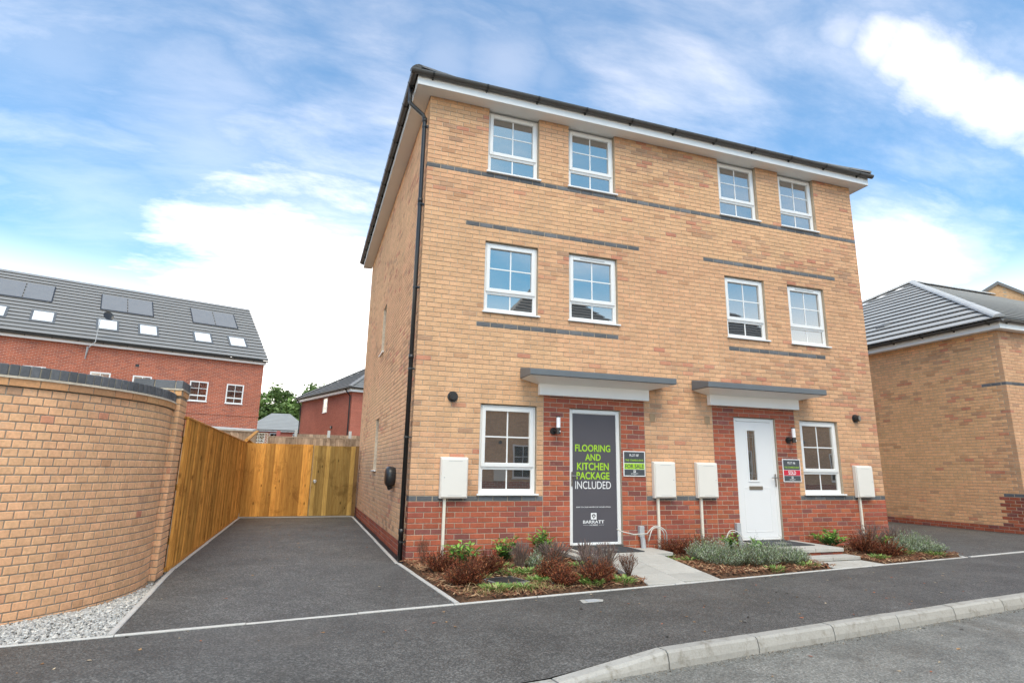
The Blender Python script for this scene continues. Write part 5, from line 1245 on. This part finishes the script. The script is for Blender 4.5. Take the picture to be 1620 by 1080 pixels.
def tree(x, y, z, H, R, label, n=5200):
    t = tag(empty('broadleaf_tree', (x, y, z)), label, 'tree'); m = MB()
    m.tube([(x, y, z), (x + .1, y, z + H * .3), (x - .1, y + .1, z + H * .6)], [0.35, 0.28, 0.15], 8)
    tips = []
    for i in range(14):
        a = uni(0, 6.28); el = uni(0.2, 1.2); b0 = (x, y, z + H * uni(.28, .55)); L = R * uni(.5, .9)
        e_ = (x + math.cos(a) * L * math.cos(el), y + math.sin(a) * L * math.cos(el), b0[2] + L * math.sin(el) * 0.8); tips.append(e_); m.tube([b0, e_], [0.12, 0.03], 5)
    m.build('trunk', BARK, t)
    m = MB(); clumps = []
    for i in range(70):
        while True:
            a, b, c = uni(-1, 1), uni(-1, 1), uni(-1, 1)
            if a * a + b * b + c * c < 1: break
        clumps.append((x + a * R, y + b * R, z + H * .62 + c * H * .36, R * uni(.20, .38), uni(.7, 1.3)))
    for i in range(n):
        cx_, cy_, cz_, cr, cb = random.choice(clumps); v = Vector((random.gauss(0, 1), random.gauss(0, 1), random.gauss(0, 1))); v.normalize(); v *= cr * uni(.5, 1.08)
        p = Vector((cx_, cy_, cz_)) + v; u1 = Vector((uni(-1, 1), uni(-1, 1), uni(-.6, .6))).normalized(); u2 = u1.cross(v.normalized() + Vector((.1, .05, .2))).normalized(); s = uni(.16, .34)
        k = cb * uni(.75, 1.25); col = (0.165 * k, 0.255 * k, 0.075 * k)
        m.add([tuple(p - u1 * s), tuple(p + u2 * s * .5), tuple(p + u1 * s), tuple(p - u2 * s * .5)], [(0, 1, 2, 3)], col)
    m.build('crown', LEAF, t)
tree(-5.6, 77.5, 1.7, 9.6, 3.4, 'green leafy tree behind the low grey-roofed house', 11000); tree(-0.9, 76.5, 1.7, 10.6, 2.9, 'taller green tree half hidden by the hipped red house', 8000); tree(-10.5, 79, 1.7, 8.8, 3.0, 'green tree half hidden behind the end of the red terrace', 6000)

# buff house on the right ------------------------------------------------------------------
NX, NY, NEZ = 14.3, 0.75, 64 * c_
nb = tag(empty('hipped_buff_house', (NX, NY, 0)), 'buff brick house with a pale grey hipped roof on the right', 'house')
nside = lambda u, d, z: (NX + d, NY + u, z)                     # faces -X
nfront = lambda u, d, z: (NX + u, NY + d, z)
ND = 14.0
m = MB()
def n_tint(u, z): return MORT_RED if z < 2 * c_ else MORT_BUFF
mortar_cells(m, [0.007, ND], [-0.2, 2 * c_, NEZ], lambda u, z: True, n_tint, nside); nsw = m.build('side_wall', MORTAR, nb)
m = MB()
for (a, b, k) in lay(h_, 9.5, -2, 64, (), 0):
    if k % 2 and a < h_ + 1e-6: continue
    if k < 2 or (k < 11 and a < 4 * h_ - 0.01): col = col_red(a, k * c_)
    elif (k == 11 and a < 4 * h_ - .01) or (k == 46 and a < 5 * h_ - 0.01): col = col_blue(a, 0)
    else: col = tuple(x * 1.28 for x in col_buff(a, k * c_, 31, 0.40))  # buff raised on this wall to offset the shade of the gap
    add_brick(m, a, b, k * c_, col, nside)
tag(m.build('brickwork', BRICK_T, nsw), kind='stuff')
m = MB(); mortar_cells(m, [0.007, 9.0], [-0.2, 11 * c_, NEZ], lambda u, z: True, lambda u, z: MORT_RED if z < 11 * c_ else MORT_BUFF, nfront); nfw = m.build('front_wall', MORTAR, nb)
m = MB()
for (a, b, k) in lay(0, 5.0, -2, 64, (), 0):
    col = col_red(a, 0) if k < 11 else (col_blue(a, 0) if k in (11, 46) else col_buff(a, k * c_, 33))
    add_brick(m, a, b, k * c_, col, nfront, d=(0.215 if a < 1e-6 and k % 2 else BD))
tag(m.build('brickwork', BRICK_T, nfw), kind='stuff')
ov = 0.20; z = NEZ
m = MB(); m.box(NX - ov, NX - 0.001, NY - ov, NY + ND, z - 0.01, z + 0.16); m.box(NX - 0.001, NX + 9.5, NY - ov, NY - 0.001, z - 0.01, z + 0.16); bev(m.build('fascia', SOFFIT, nb), 0.004)
gutter((NX - ov - 0.06, NY - ov - 0.12, z + 0.19), (NX - ov - 0.06, NY + ND, z + 0.19), nb, (-1, 0, 0), 0.85); gutter((NX - ov - 0.12, NY - ov - 0.06, z + 0.19), (NX + 9.5, NY - ov - 0.06, z + 0.19), nb, (0, -1, 0), 0.85)
e = z + 0.19; ap = (21.49, 7.94, 8.98); fl_ = (NX - ov - .04, NY - ov - .04, e); bl_ = (NX - ov - .04, 2 * 7.94 - (NY - ov - .04), e); fr_ = (34.0, NY - ov - .04, e); apr = (34.0, 7.94, 8.98); brr = (34.0, bl_[1], e)
m = MB(); m.add([fl_, bl_, ap, fr_, apr, brr], [(1, 0, 2), (0, 3, 4, 2), (2, 4, 5, 1)]); nr = m.build('roof', TILE_DK, nb)
TN1 = tile_mat('neighbour_tile_pale', (0.40, 0.395, 0.385))
tiled_plane(nr, off(bl_, .02), off(fl_, .02), off(ap, .02), off(ap, .02), 0.52, TN1, 0.062); tiled_plane(nr, off(fl_, .02), off(fr_, .02), off(apr, .02), off(ap, .02), 0.42, TN1, 0.055)
ridge_run(nr, fl_, ap, 0.105, 0.45, tile_mat('hip_tile', (0.48, 0.475, 0.465)), 'hip_tile', 0.09); ridge_run(nr, bl_, ap, 0.13, 0.45, TN1, 'hip_tile', 0.09); ridge_run(nr, ap, apr, 0.13, 0.45, TN1, 'ridge_tile', 0.09)
# vent tile on the hip slope
m = MB(); sl = (8.98 - e) / (21.49 - fl_[0])
def NP(hh, y, l): return (fl_[0] + hh, y, e + hh * sl + l)
m.hexa([NP(1.55, 4.75, .05), NP(1.55, 5.1, .05), NP(1.85, 5.1, .05), NP(1.85, 4.75, .05), NP(1.55, 4.78, .12), NP(1.55, 5.07, .12), NP(1.85, 5.05, .10), NP(1.85, 4.8, .10)][0:8]); m.build('vent_tile', TILE_DK, nr)
m = MB(); m.box(NX + 0.012, NX + 9.4, NY + 0.12, NY + ND, -0.2, z); m.build('rear_wall', FB_BUFF, nb)
# gable of the next house behind it
gb = tag(empty('gabled_buff_house', (27, 8, 0)), 'buff gable with a dark verge rising behind the right-hand roof', 'house')
GX, GY, gz0_ = 26.42, 7.72, 9.57; gu = Vector((0.974, -0.22, 0))
G0 = Vector((30.8, 12.4, 0)); 
ga = Vector((26.42, 7.72, 9.57)) ; ax_ = Vector((0.78, -0.62, 0))  # gable plane runs along ax_
gb_w = 5.2; dz_ = gb_w * 0.62; bk = Vector((0.62, 0.78, 0))
def GP(s, d, z): q = ga + ax_ * s + bk * d; return (q.x, q.y, z)
m = MB(); m.add([GP(-gb_w, 0, 0), GP(gb_w, 0, 0), GP(gb_w, 0, 9.5 - dz_), GP(0, 0, 9.5), GP(-gb_w, 0, 9.5 - dz_), GP(-gb_w, 9, 0), GP(gb_w, 9, 0), GP(gb_w, 9, 9.5 - dz_), GP(0, 9, 9.5), GP(-gb_w, 9, 9.5 - dz_)], [(0, 1, 2, 3, 4), (1, 6, 7, 2), (5, 0, 4, 9), (6, 5, 9, 8, 7)]); m.build('wall', FB_BUFF, gb)
m = MB()
for s in (1, -1): m.add([GP(0, -0.08, 9.62), GP(s * (gb_w + .3), -0.08, 9.62 - (gb_w + .3) * .62), GP(s * (gb_w + .3), 9.1, 9.62 - (gb_w + .3) * .62), GP(0, 9.1, 9.62), GP(0, -0.08, 9.47), GP(s * (gb_w + .3), -0.08, 9.47 - (gb_w + .3) * .62)], [(0, 1, 2, 3) if s > 0 else (3, 2, 1, 0), (0, 4, 5, 1) if s > 0 else (1, 5, 4, 0)])
m.build('roof', TILE_DK, gb)

# house across the road (behind the photographer; seen mirrored in the windows) --------------
OY = -13.6
OPP_B = far_brick('opposite_brickwork', (0.66, 0.405, 0.225), (0.55, 0.32, 0.175), (0.46, 0.37, 0.27), (1, 1)); OPP_R = far_brick('opposite_plinth', (0.42, 0.12, 0.065), (0.26, 0.085, 0.06), (0.5, 0.42, 0.33), (1, 1))
def opposite(OX0, label):
    oh = tag(empty('opposite_house', (OX0 + 4.5, OY, 0)), label, 'house'); OX1 = OX0 + 9.0; x = OX0
    m = MB(); m.box(OX0, OX1, OY - 9, OY, 0.825, 5.6); m.build('wall', OPP_B, oh)
    m = MB(); m.box(OX0, OX1, OY - 9, OY + 0.001, -0.15, 0.825); m.build('plinth', OPP_R, oh)
    for (s0, z0, z1) in ((x + 1.2, 0.95, 2.25), (x + 6.7, 0.95, 2.25), (x + 1.2, 3.6, 4.8), (x + 3.0, 3.6, 4.8), (x + 6.7, 3.6, 4.8)): far_window(oh, (0, OY), Vector((1, 0, 0)), Vector((0, 1, 0)), s0, s0 + 0.9, z0, z1)
    m = MB(); m.box(x + 3.2, x + 4.1, OY + 0.002, OY + 0.05, 0.15, 2.25); m.build('door', UPVC, oh); m = MB(); m.box(x + 0.45, x + 0.9, OY + 0.002, OY + 0.1, 0.86, 1.45); m.build('meter_cabinet', CREAM, oh)
    m = MB(); m.box(x + 2.6, x + 4.7, OY + 0.002, OY + 0.5, 2.65, 2.78); m.build('canopy', CANOPY, oh)
    m = MB(); m.tube([(x + 0.68, OY, 2.33), (x + 0.68, OY + 0.1, 2.33)], 0.06, 10); m.build('flue', CHAR, oh)
    e = 5.7; q = 0.35; hd_ = 4.5 + q; a, b, c, d = (OX0 - q, OY + q, e), (OX1 + q, OY + q, e), (OX1 + q, OY - 9 - q, e), (OX0 - q, OY - 9 - q, e); r0, r1 = (OX0 - q + hd_ * .8, OY + q - hd_, e + hd_ * .92), (OX1 + q - hd_ * .8, OY + q - hd_, e + hd_ * .92)
    m = MB(); m.add([a, b, c, d, r0, r1], [(0, 4, 5, 1), (1, 5, 2), (2, 5, 4, 3), (3, 4, 0)]); orf = m.build('roof', TILE_DK, oh); tiled_plane(orf, off(b, .02), off(a, .02), off(r0, .02), off(r1, .02), 0.335, TILE_DK, 0.07)
    m = MB(); m.box(OX0 - q, OX1 + q, OY + q - 0.02, OY + q, e - 0.18, e); m.box(OX0 - q, OX1 + q, OY, OY + q - 0.02, e - 0.18, e - 0.16); m.build('fascia', UPVC, oh)
opposite(5.0, 'buff brick house across the road, mirrored in the windows of the grey-wrapped door half')
opposite(15.6, 'buff brick house across the road, mirrored in the windows beside the white door')
# ------------------------------------------------------------------ plants
def ribbon(m, pts, w0, w1, col, side=None):
    pts = [Vector(p) for p in pts]; n = len(pts); vs = []
    d = (pts[-1] - pts[0]); s = Vector((uni(-1, 1), uni(-1, 1), 0.1)) if side is None else side
    s = (s - d * (s.dot(d) / max(1e-6, d.length_squared))); s.normalize()
    for i, p in enumerate(pts):
        w_ = (w0 + (w1 - w0) * i / (n - 1)) / 2; vs += [tuple(p - s * w_), tuple(p + s * w_)]
    m.add(vs, [(2 * i, 2 * i + 1, 2 * i + 3, 2 * i + 2) for i in range(n - 1)], col)
def leaf(m, p, d, L, wd, col, up=None, fold=0.25):
    d = Vector(d).normalized(); s = d.cross(Vector((uni(-.4, .4), uni(-.4, .4), 1)) if up is None else up)
    if s.length < 1e-3: s = Vector((1, 0, 0))
    s.normalize(); nrm = s.cross(d); p = Vector(p); mid = p + d * L * .45 - nrm * 0.0
    m.add([tuple(p), tuple(mid + s * wd / 2 + nrm * wd * fold), tuple(p + d * L - nrm * L * .08), tuple(mid - s * wd / 2 + nrm * wd * fold), tuple(mid)], [(0, 4, 1), (1, 4, 2), (2, 4, 3), (3, 4, 0)], col)
def jc(c, a=0.8, b=1.2): k = uni(a, b); return tuple(x * k for x in c)
def plant(kind, x, y, hgt, rad, label, cat, name, n=1.0, group=None):
    z = bed_z(x, y) - 0.01; r = tag(empty(name, (x, y, z)), label, cat, group); st, lf = MB(), MB()
    if kind == 'brown':
        for i in range(int(185 * n)):
            a, q = uni(0, 6.28), math.sqrt(rnd()); el = uni(0.55, 1.0); hh = hgt * (1 - 0.45 * q * q) * uni(.5, 1.08) * (0.6 + 0.72 * vnoise(x * 3 + math.cos(a) * q * rad * 10, y * 3 + math.sin(a) * q * rad * 10, 43))
            b = (x + math.cos(a) * q * rad * .30, y + math.sin(a) * q * rad * .30, z); t = (x + math.cos(a) * q * rad, y + math.sin(a) * q * rad, z + hh)
            mid = ((b[0] + t[0]) / 2 + uni(-.015, .015), (b[1] + t[1]) / 2 + uni(-.015, .015), (b[2] + t[2]) / 2 + 0.02)
            ribbon(st, [b, mid, t], 0.005, 0.003, jc((0.10, 0.055, 0.038)))
            for k in range(13):
                f = 0.25 + 0.75 * k / 13; p = Vector(b).lerp(Vector(t), f); dr = Vector((math.cos(a + uni(-2, 2)), math.sin(a + uni(-2, 2)), uni(0.3, 1.4)))
                c = random.choice(((0.24, 0.066, 0.034), (0.31, 0.095, 0.044), (0.17, 0.055, 0.038), (0.37, 0.155, 0.07), (0.14, 0.065, 0.042)))
                leaf(lf, p, dr, uni(.020, .040), uni(.008, .015), jc(c))
    elif kind == 'dry':
        for i in range(int(240 * n)):
            a, q = uni(0, 6.28), math.sqrt(rnd()); hh = hgt * uni(.55, 1.05) * (1 - .25 * q)
            b = (x + math.cos(a) * q * rad * .35, y + math.sin(a) * q * rad * .35, z); t = (x + math.cos(a) * q * rad + uni(-.02, .02), y + math.sin(a) * q * rad + uni(-.02, .02), z + hh)
            mid = ((b[0] + t[0]) / 2 - math.cos(a) * .02, (b[1] + t[1]) / 2 - math.sin(a) * .02, (b[2] + t[2]) / 2 + .02)
            c = random.choice(((0.24, 0.165, 0.12), (0.17, 0.115, 0.09), (0.31, 0.23, 0.17), (0.20, 0.15, 0.135)))
            ribbon(st, [b, mid, t], 0.0045, 0.003, jc(c))
            d = (Vector(t) - Vector(mid)).normalized(); ribbon(lf, [Vector(t) - d * uni(.03, .07), t], 0.009, 0.005, jc((0.23, 0.165, 0.15)))
            if rnd() < .4: leaf(lf, Vector(b).lerp(Vector(t), uni(.1, .5)), (math.cos(a), math.sin(a), .8), uni(.03, .05), .005, jc((0.22, 0.20, 0.13)))
    elif kind == 'lav':
        for i in range(int(215 * n)):
            a, q = uni(0, 6.28), math.sqrt(rnd()); hh = hgt * uni(.55, 1.05) * (1 - .5 * q * q) * (0.62 + 0.75 * vnoise(x * 3 + math.cos(a) * q * rad * 9, y * 3 + math.sin(a) * q * rad * 9, 41))
            b = (x + math.cos(a) * q * rad * .5, y + math.sin(a) * q * rad * .5, z); t = (x + math.cos(a) * q * rad * 1.05, y + math.sin(a) * q * rad * 1.05, z + hh)
            ribbon(st, [b, t], 0.004, 0.003, jc((0.16, 0.17, 0.11)))
            for k in range(8):
                f = .35 + .68 * k / 8; p = Vector(b).lerp(Vector(t), f); aa = uni(0, 6.28)
                c = random.choice(((0.32, 0.38, 0.26), (0.38, 0.43, 0.33), (0.22, 0.29, 0.15), (0.28, 0.38, 0.16), (0.50, 0.52, 0.43)))
                leaf(lf, p, (math.cos(aa), math.sin(aa), uni(.4, 1.4)), uni(.03, .062), uni(.006, .010), jc(c))
            if rnd() < 0.05:
                p = Vector(t) + Vector((0, 0, .05)); ribbon(st, [t, p], .002, .002, jc((.2, .2, .14))); ribbon(lf, [p - Vector((0, 0, .02)), p], .009, .006, jc((0.22, 0.18, 0.24)))
    elif kind == 'laurel':
        for i in range(int(15 * n)):
            a, q = uni(0, 6.28), math.sqrt(rnd()); hh = hgt * uni(.55, 1.0) * (1 - .3 * q)
            b = (x, y, z); t = (x + math.cos(a) * q * rad, y + math.sin(a) * q * rad, z + hh)
            st.tube([b, Vector(b).lerp(Vector(t), .5) + Vector((0, 0, .02)), t], [.006, .005, .003], 5, jc((0.12, 0.13, 0.05)))
            for k in range(9):
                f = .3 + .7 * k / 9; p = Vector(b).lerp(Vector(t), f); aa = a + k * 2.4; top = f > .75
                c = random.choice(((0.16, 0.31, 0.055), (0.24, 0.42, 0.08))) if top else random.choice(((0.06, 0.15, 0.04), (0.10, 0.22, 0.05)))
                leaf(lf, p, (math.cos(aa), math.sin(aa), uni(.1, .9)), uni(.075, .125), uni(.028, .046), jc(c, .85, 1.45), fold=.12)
    elif kind == 'weed':
        for i in range(int(60 * n)):
            a, q = uni(0, 6.28), rnd() ** .6; p = (x + math.cos(a) * q * rad * .8, y + math.sin(a) * q * rad * .8, bed_z(x, y) + uni(0, .03))
            c = random.choice(((0.20, 0.32, 0.07), (0.28, 0.38, 0.10), (0.13, 0.24, 0.05), (0.34, 0.40, 0.15)))
            leaf(lf, p, (math.cos(a), math.sin(a), uni(.25, 1.2)), uni(.04, .085), uni(.014, .028), jc(c), fold=.15)
            ribbon(st, [(p[0], p[1], z), p], .003, .002, jc((.2, .26, .08)))
    elif kind == 'straw':
        for i in range(int(150 * n)):
            a, q = uni(0, 6.28), math.sqrt(rnd()); p = (x + math.cos(a) * q * rad, y + math.sin(a) * q * rad, bed_z(x, y) + uni(.005, .03)); a2 = uni(0, 6.28); L = uni(.03, .09)
            c = random.choice(((0.46, 0.33, 0.16), (0.40, 0.26, 0.13), (0.52, 0.40, 0.22), (0.33, 0.19, 0.10), (0.27, 0.30, 0.09)))
            ribbon(st, [p, (p[0] + math.cos(a2) * L * .5, p[1] + math.sin(a2) * L * .5, p[2] + L * uni(.2, .7)), (p[0] + math.cos(a2) * L, p[1] + math.sin(a2) * L, p[2] + uni(0, .03))], .004, .002, jc(c))
            if rnd() < .5: leaf(lf, p, (math.cos(a2), math.sin(a2), uni(.1, .9)), uni(.015, .035), uni(.006, .012), jc(c))
    elif kind == 'twig':
        for i in range(int(60 * n)):
            a, q = uni(0, 6.28), rnd() ** .5; hh = hgt * uni(.6, 1.05); b = (x + uni(-.02, .02), y + uni(-.02, .02), z); t = (x + math.cos(a) * q * rad, y + math.sin(a) * q * rad, z + hh * (1 - .25 * q))
            mid = Vector(b).lerp(Vector(t), .5) + Vector((uni(-.02, .02), uni(-.02, .02), .01)); ribbon(st, [b, mid, t], .006, .0025, jc((0.15, 0.085, 0.06)))
            for k in range(4):
                p = mid.lerp(Vector(t), uni(.1, .9)); e_ = p + Vector((uni(-.05, .05), uni(-.05, .05), uni(.02, .07))); ribbon(st, [p, e_], .003, .002, jc((0.17, 0.10, 0.07)))
                if rnd() < .8: leaf(lf, e_, (uni(-1, 1), uni(-1, 1), uni(0, 1)), uni(.014, .028), uni(.006, .010), jc((0.19, 0.075, 0.045)))
    st.build('stems', DRY, r); lf.build('leaves', LEAF if kind in ('lav', 'laurel', 'weed') else DRY, r)
P1 = plant
P1('twig', 0.16, -0.42, 0.367, 0.100, 'leggy brown shrub at the left corner of the house', 'shrub', 'withered_shrub', 0.5)
P1('brown', 0.28, -1.00, 0.302, 0.251, 'withered red-brown shrub below the leftmost meter box', 'shrub', 'withered_shrub', 1.0)
P1('brown', 0.36, -1.95, 0.324, 0.285, 'dense red-brown shrub nearest the driveway edging', 'shrub', 'withered_shrub', 1.3)
P1('brown', 0.78, -1.32, 0.270, 0.285, 'red-brown shrub in front of the leafy green laurel', 'shrub', 'withered_shrub')
P1('laurel', 0.66, -0.72, 0.432, 0.260, 'leafy green laurel nearest the leftmost meter box duct', 'shrub', 'laurel_shrub', 1.9)
P1('laurel', 1.30, -0.45, 0.454, 0.190, 'leafy green laurel below the ground-floor window sill', 'shrub', 'laurel_shrub', 1.5)
P1('laurel', 1.95, -0.26, 0.497, 0.200, 'leafy green laurel left of the grey-wrapped door', 'shrub', 'laurel_shrub', 1.5)
P1('dry', 1.31, -1.05, 0.367, 0.158, 'dry grey-brown lavender clump beside the drain cover bed', 'lavender', 'dried_lavender', 0.9)
P1('lav', 1.49, -1.12, 0.259, 0.134, 'small grey-green lavender between two dry clumps', 'lavender', 'lavender_plant', 0.35)
P1('dry', 1.92, -0.74, 0.324, 0.273, 'wide dry lavender clump left of the door ramp', 'lavender', 'dried_lavender', 1.2)
P1('brown', 1.46, -1.82, 0.292, 0.251, 'red-brown shrub in the middle of the left bed', 'shrub', 'withered_shrub', 1.1)
P1('brown', 1.38, -2.26, 0.238, 0.205, 'small red-brown shrub nearest the pavement edging', 'shrub', 'withered_shrub', 0.8)
P1('dry', 2.02, -1.62, 0.367, 0.200, 'dry lavender clump near the front of the ramp', 'lavender', 'dried_lavender', 0.9)
P1('brown', 1.84, -2.20, 0.270, 0.239, 'red-brown shrub at the front right of the left bed', 'shrub', 'withered_shrub')
P1('dry', 2.34, -1.45, 0.389, 0.179, 'tall dry lavender clump touching the ramp edge', 'lavender', 'dried_lavender', 0.9)
P1('dry', 2.30, -0.92, 0.389, 0.137, 'narrow dry lavender clump close to the doormat', 'lavender', 'dried_lavender', 0.6)
P1('twig', 2.34, -2.02, 0.324, 0.150, 'bare twiggy shrub at the foot of the ramp', 'shrub', 'withered_shrub', 1.2)
for i, (x, y, rr, lab) in enumerate(((1.05, -1.42, 0.20, 'bright green weed behind the drain cover'), (1.30, -1.40, 0.15, 'green weed at the foot of the dry lavender'), (0.92, -2.25, 0.13, 'green weed in front of the drain cover'), (1.22, -1.98, 0.14, 'pale green weed left of the middle red-brown shrub'),
                                     (1.70, -2.12, 0.15, 'green weed between the two front red-brown shrubs'), (1.72, -2.30, 0.12, 'green weed beside the pavement edging'), (2.14, -2.24, 0.13, 'spiky green weed at the foot of the ramp'), (0.66, -1.62, 0.06, 'tiny green weed by the dense red-brown shrub'))):
    P1('weed', x, y, 0.1, rr * 1.3, lab, 'weed', 'green_weed', 2.2 if rr > .1 else .6, 'weeds in the left bed')
for (x, y, rr, lab) in ((0.42, -2.35, 0.24, 'straw-coloured dead ground plant in the front left corner of the bed'), (0.85, -2.25, 0.24, 'straw-coloured dead ground plant in front of the drain cover'), (1.15, -1.70, 0.24, 'straw-coloured dead ground plant right of the drain cover'), (1.2, -2.32, 0.22, 'straw-coloured dead ground plant along the pavement edging')):
    P1('straw', x, y, 0.1, rr, lab, 'dead plant', 'dead_ground_plant', 1.0, 'dead ground plants in the left bed')
P1('weed', 0.60, -2.30, .12, .20, 'low green plant near the front left corner of the left bed', 'weed', 'green_weed', 2.4); P1('weed', 1.05, -0.95, .12, .20, 'low green plant between the first two laurels', 'weed', 'green_weed', 2.2); P1('weed', 2.10, -1.15, .12, .17, 'low green plant beside the door ramp', 'weed', 'green_weed', 2.0); P1('weed', 1.62, -1.45, .12, .18, 'low green plant behind the middle red-brown shrub', 'weed', 'green_weed', 2.0)
P1('brown', 4.15, -0.32, 0.324, 0.342, 'withered dark red shrub below the middle meter boxes', 'shrub', 'withered_shrub')
P1('brown', 4.62, -0.28, 0.346, 0.296, 'withered dark red shrub against the wall behind the lavender', 'shrub', 'withered_shrub', .8)
P1('lav', 4.28, -0.92, 0.389, 0.314, 'grey-green lavender at the back left of the middle bed', 'lavender', 'lavender_plant', 1.1)
P1('lav', 4.12, -1.50, 0.389, 0.381, 'large grey-green lavender nearest the door ramp', 'lavender', 'lavender_plant', 1.5)
P1('lav', 4.62, -1.55, 0.367, 0.358, 'large grey-green lavender in the centre of the middle bed', 'lavender', 'lavender_plant', 1.4)
P1('lav', 5.12, -1.50, 0.324, 0.336, 'grey-green lavender beside the lower step', 'lavender', 'lavender_plant', 1.2)
P1('lav', 5.42, -1.42, 0.259, 0.224, 'small grey-green lavender touching the steps', 'lavender', 'lavender_plant', .7)
P1('laurel', 5.12, -0.38, 0.367, 0.180, 'green leafy shrub behind the white cable loop', 'shrub', 'laurel_shrub', .9)
P1('laurel', 5.42, -0.62, 0.281, 0.140, 'small green leafy shrub beside the top step', 'shrub', 'laurel_shrub', .6)
P1('weed', 3.68, -0.95, 0.108, 0.162, 'green weed at the edge of the door ramp', 'weed', 'green_weed'); P1('weed', 3.92, -1.05, 0.108, 0.189, 'green weed in front of the middle bed shrubs', 'weed', 'green_weed'); P1('weed', 3.80, -0.55, 0.173, 0.135, 'upright green weed below the meter box duct', 'weed', 'green_weed')
P1('laurel', 7.25, -0.30, 0.367, 0.340, 'dark green leafy shrub right of the white door steps', 'shrub', 'laurel_shrub', 2.0)
P1('brown', 7.28, -0.95, 0.367, 0.274, 'bright rust-red shrub beside the top step', 'shrub', 'withered_shrub', 1.1)
P1('brown', 7.50, -1.20, 0.302, 0.342, 'dark red-brown shrub in front of the rust-red one', 'shrub', 'withered_shrub')
P1('dry', 7.92, -0.55, 0.454, 0.273, 'dry grass clump below the right-hand meter box', 'grass clump', 'dried_lavender', 1.0)
P1('dry', 8.55, -0.50, 0.454, 0.252, 'dry grass clump at the right corner of the house', 'grass clump', 'dried_lavender', 1.0)
P1('weed', 8.25, -1.42, .12, .18, 'green weed near the front edge of the right bed', 'weed', 'green_weed', 1.6); P1('weed', 7.10, -1.40, .12, .16, 'green weed beside the short slab path', 'weed', 'green_weed', 1.5); P1('laurel', 8.15, -0.55, 0.26, 0.16, 'small green leafy shrub between the dry grass clumps', 'shrub', 'laurel_shrub', .8); P1('weed', 5.30, -1.78, .12, .17, 'green weed at the front of the middle bed', 'weed', 'green_weed', 1.4); P1('weed', 4.55, -1.98, .12, .14, 'green weed beside the pavement edging in the middle bed', 'weed', 'green_weed', 1.2)
P1('weed', 7.72, -1.28, 0.130, 0.216, 'green weed in the right planted bed', 'weed', 'green_weed', 1.2)
P1('lav', 8.05, -1.12, 0.302, 0.314, 'grey-green lavender in the middle of the right bed', 'lavender', 'lavender_plant', 1.0)
P1('lav', 8.42, -1.15, 0.281, 0.336, 'low grey-green lavender nearest the right-hand driveway', 'lavender', 'lavender_plant', 1.1)
P1('lav', 8.55, -0.82, 0.281, 0.269, 'grey-green lavender below the right corner of the house', 'lavender', 'lavender_plant', .8)

# wind-blown leaves, petals and crumbs on the tarmac
m = MB()
for i in range(260):
    t = rnd()
    if t < 0.55: x = uni(-3.5, 9); y = KY(x) * (1 - rnd()) + EY(x) * rnd(); y = uni(KY(x) + 0.05, EY(x) - 0.05); z = 0.003
    elif t < 0.8: x, y, z = uni(-2.7, -0.2), uni(-2.2, 8), 0.003
    else: x = uni(0, 9); y = KY(x) - uni(0.16, 1.6); z = rz + 0.003
    if x < 1.2 and y < EY(x) - 0.8: continue
    r = uni(0.006, 0.02); a = uni(0, 6.28); c = random.choice(((0.40, 0.25, 0.13), (0.26, 0.15, 0.08), (0.50, 0.40, 0.28), (0.05, 0.045, 0.04), (0.34, 0.14, 0.09)))
    P = [(x + r * q * math.cos(a + b), y + r * q * math.sin(a + b), z + uni(0, 0.006)) for b, q in ((0, 1.4), (1.2, .7), (2.4, .8), (3.3, 1.3), (4.4, .7), (5.4, .6))]
    m.add(P, [(0, 1, 2, 3, 4, 5)], jc(c))
tag(m.build('leaf_litter', CHIP), 'scattered dry leaf scraps on the tarmac', 'leaf litter', kind='stuff')
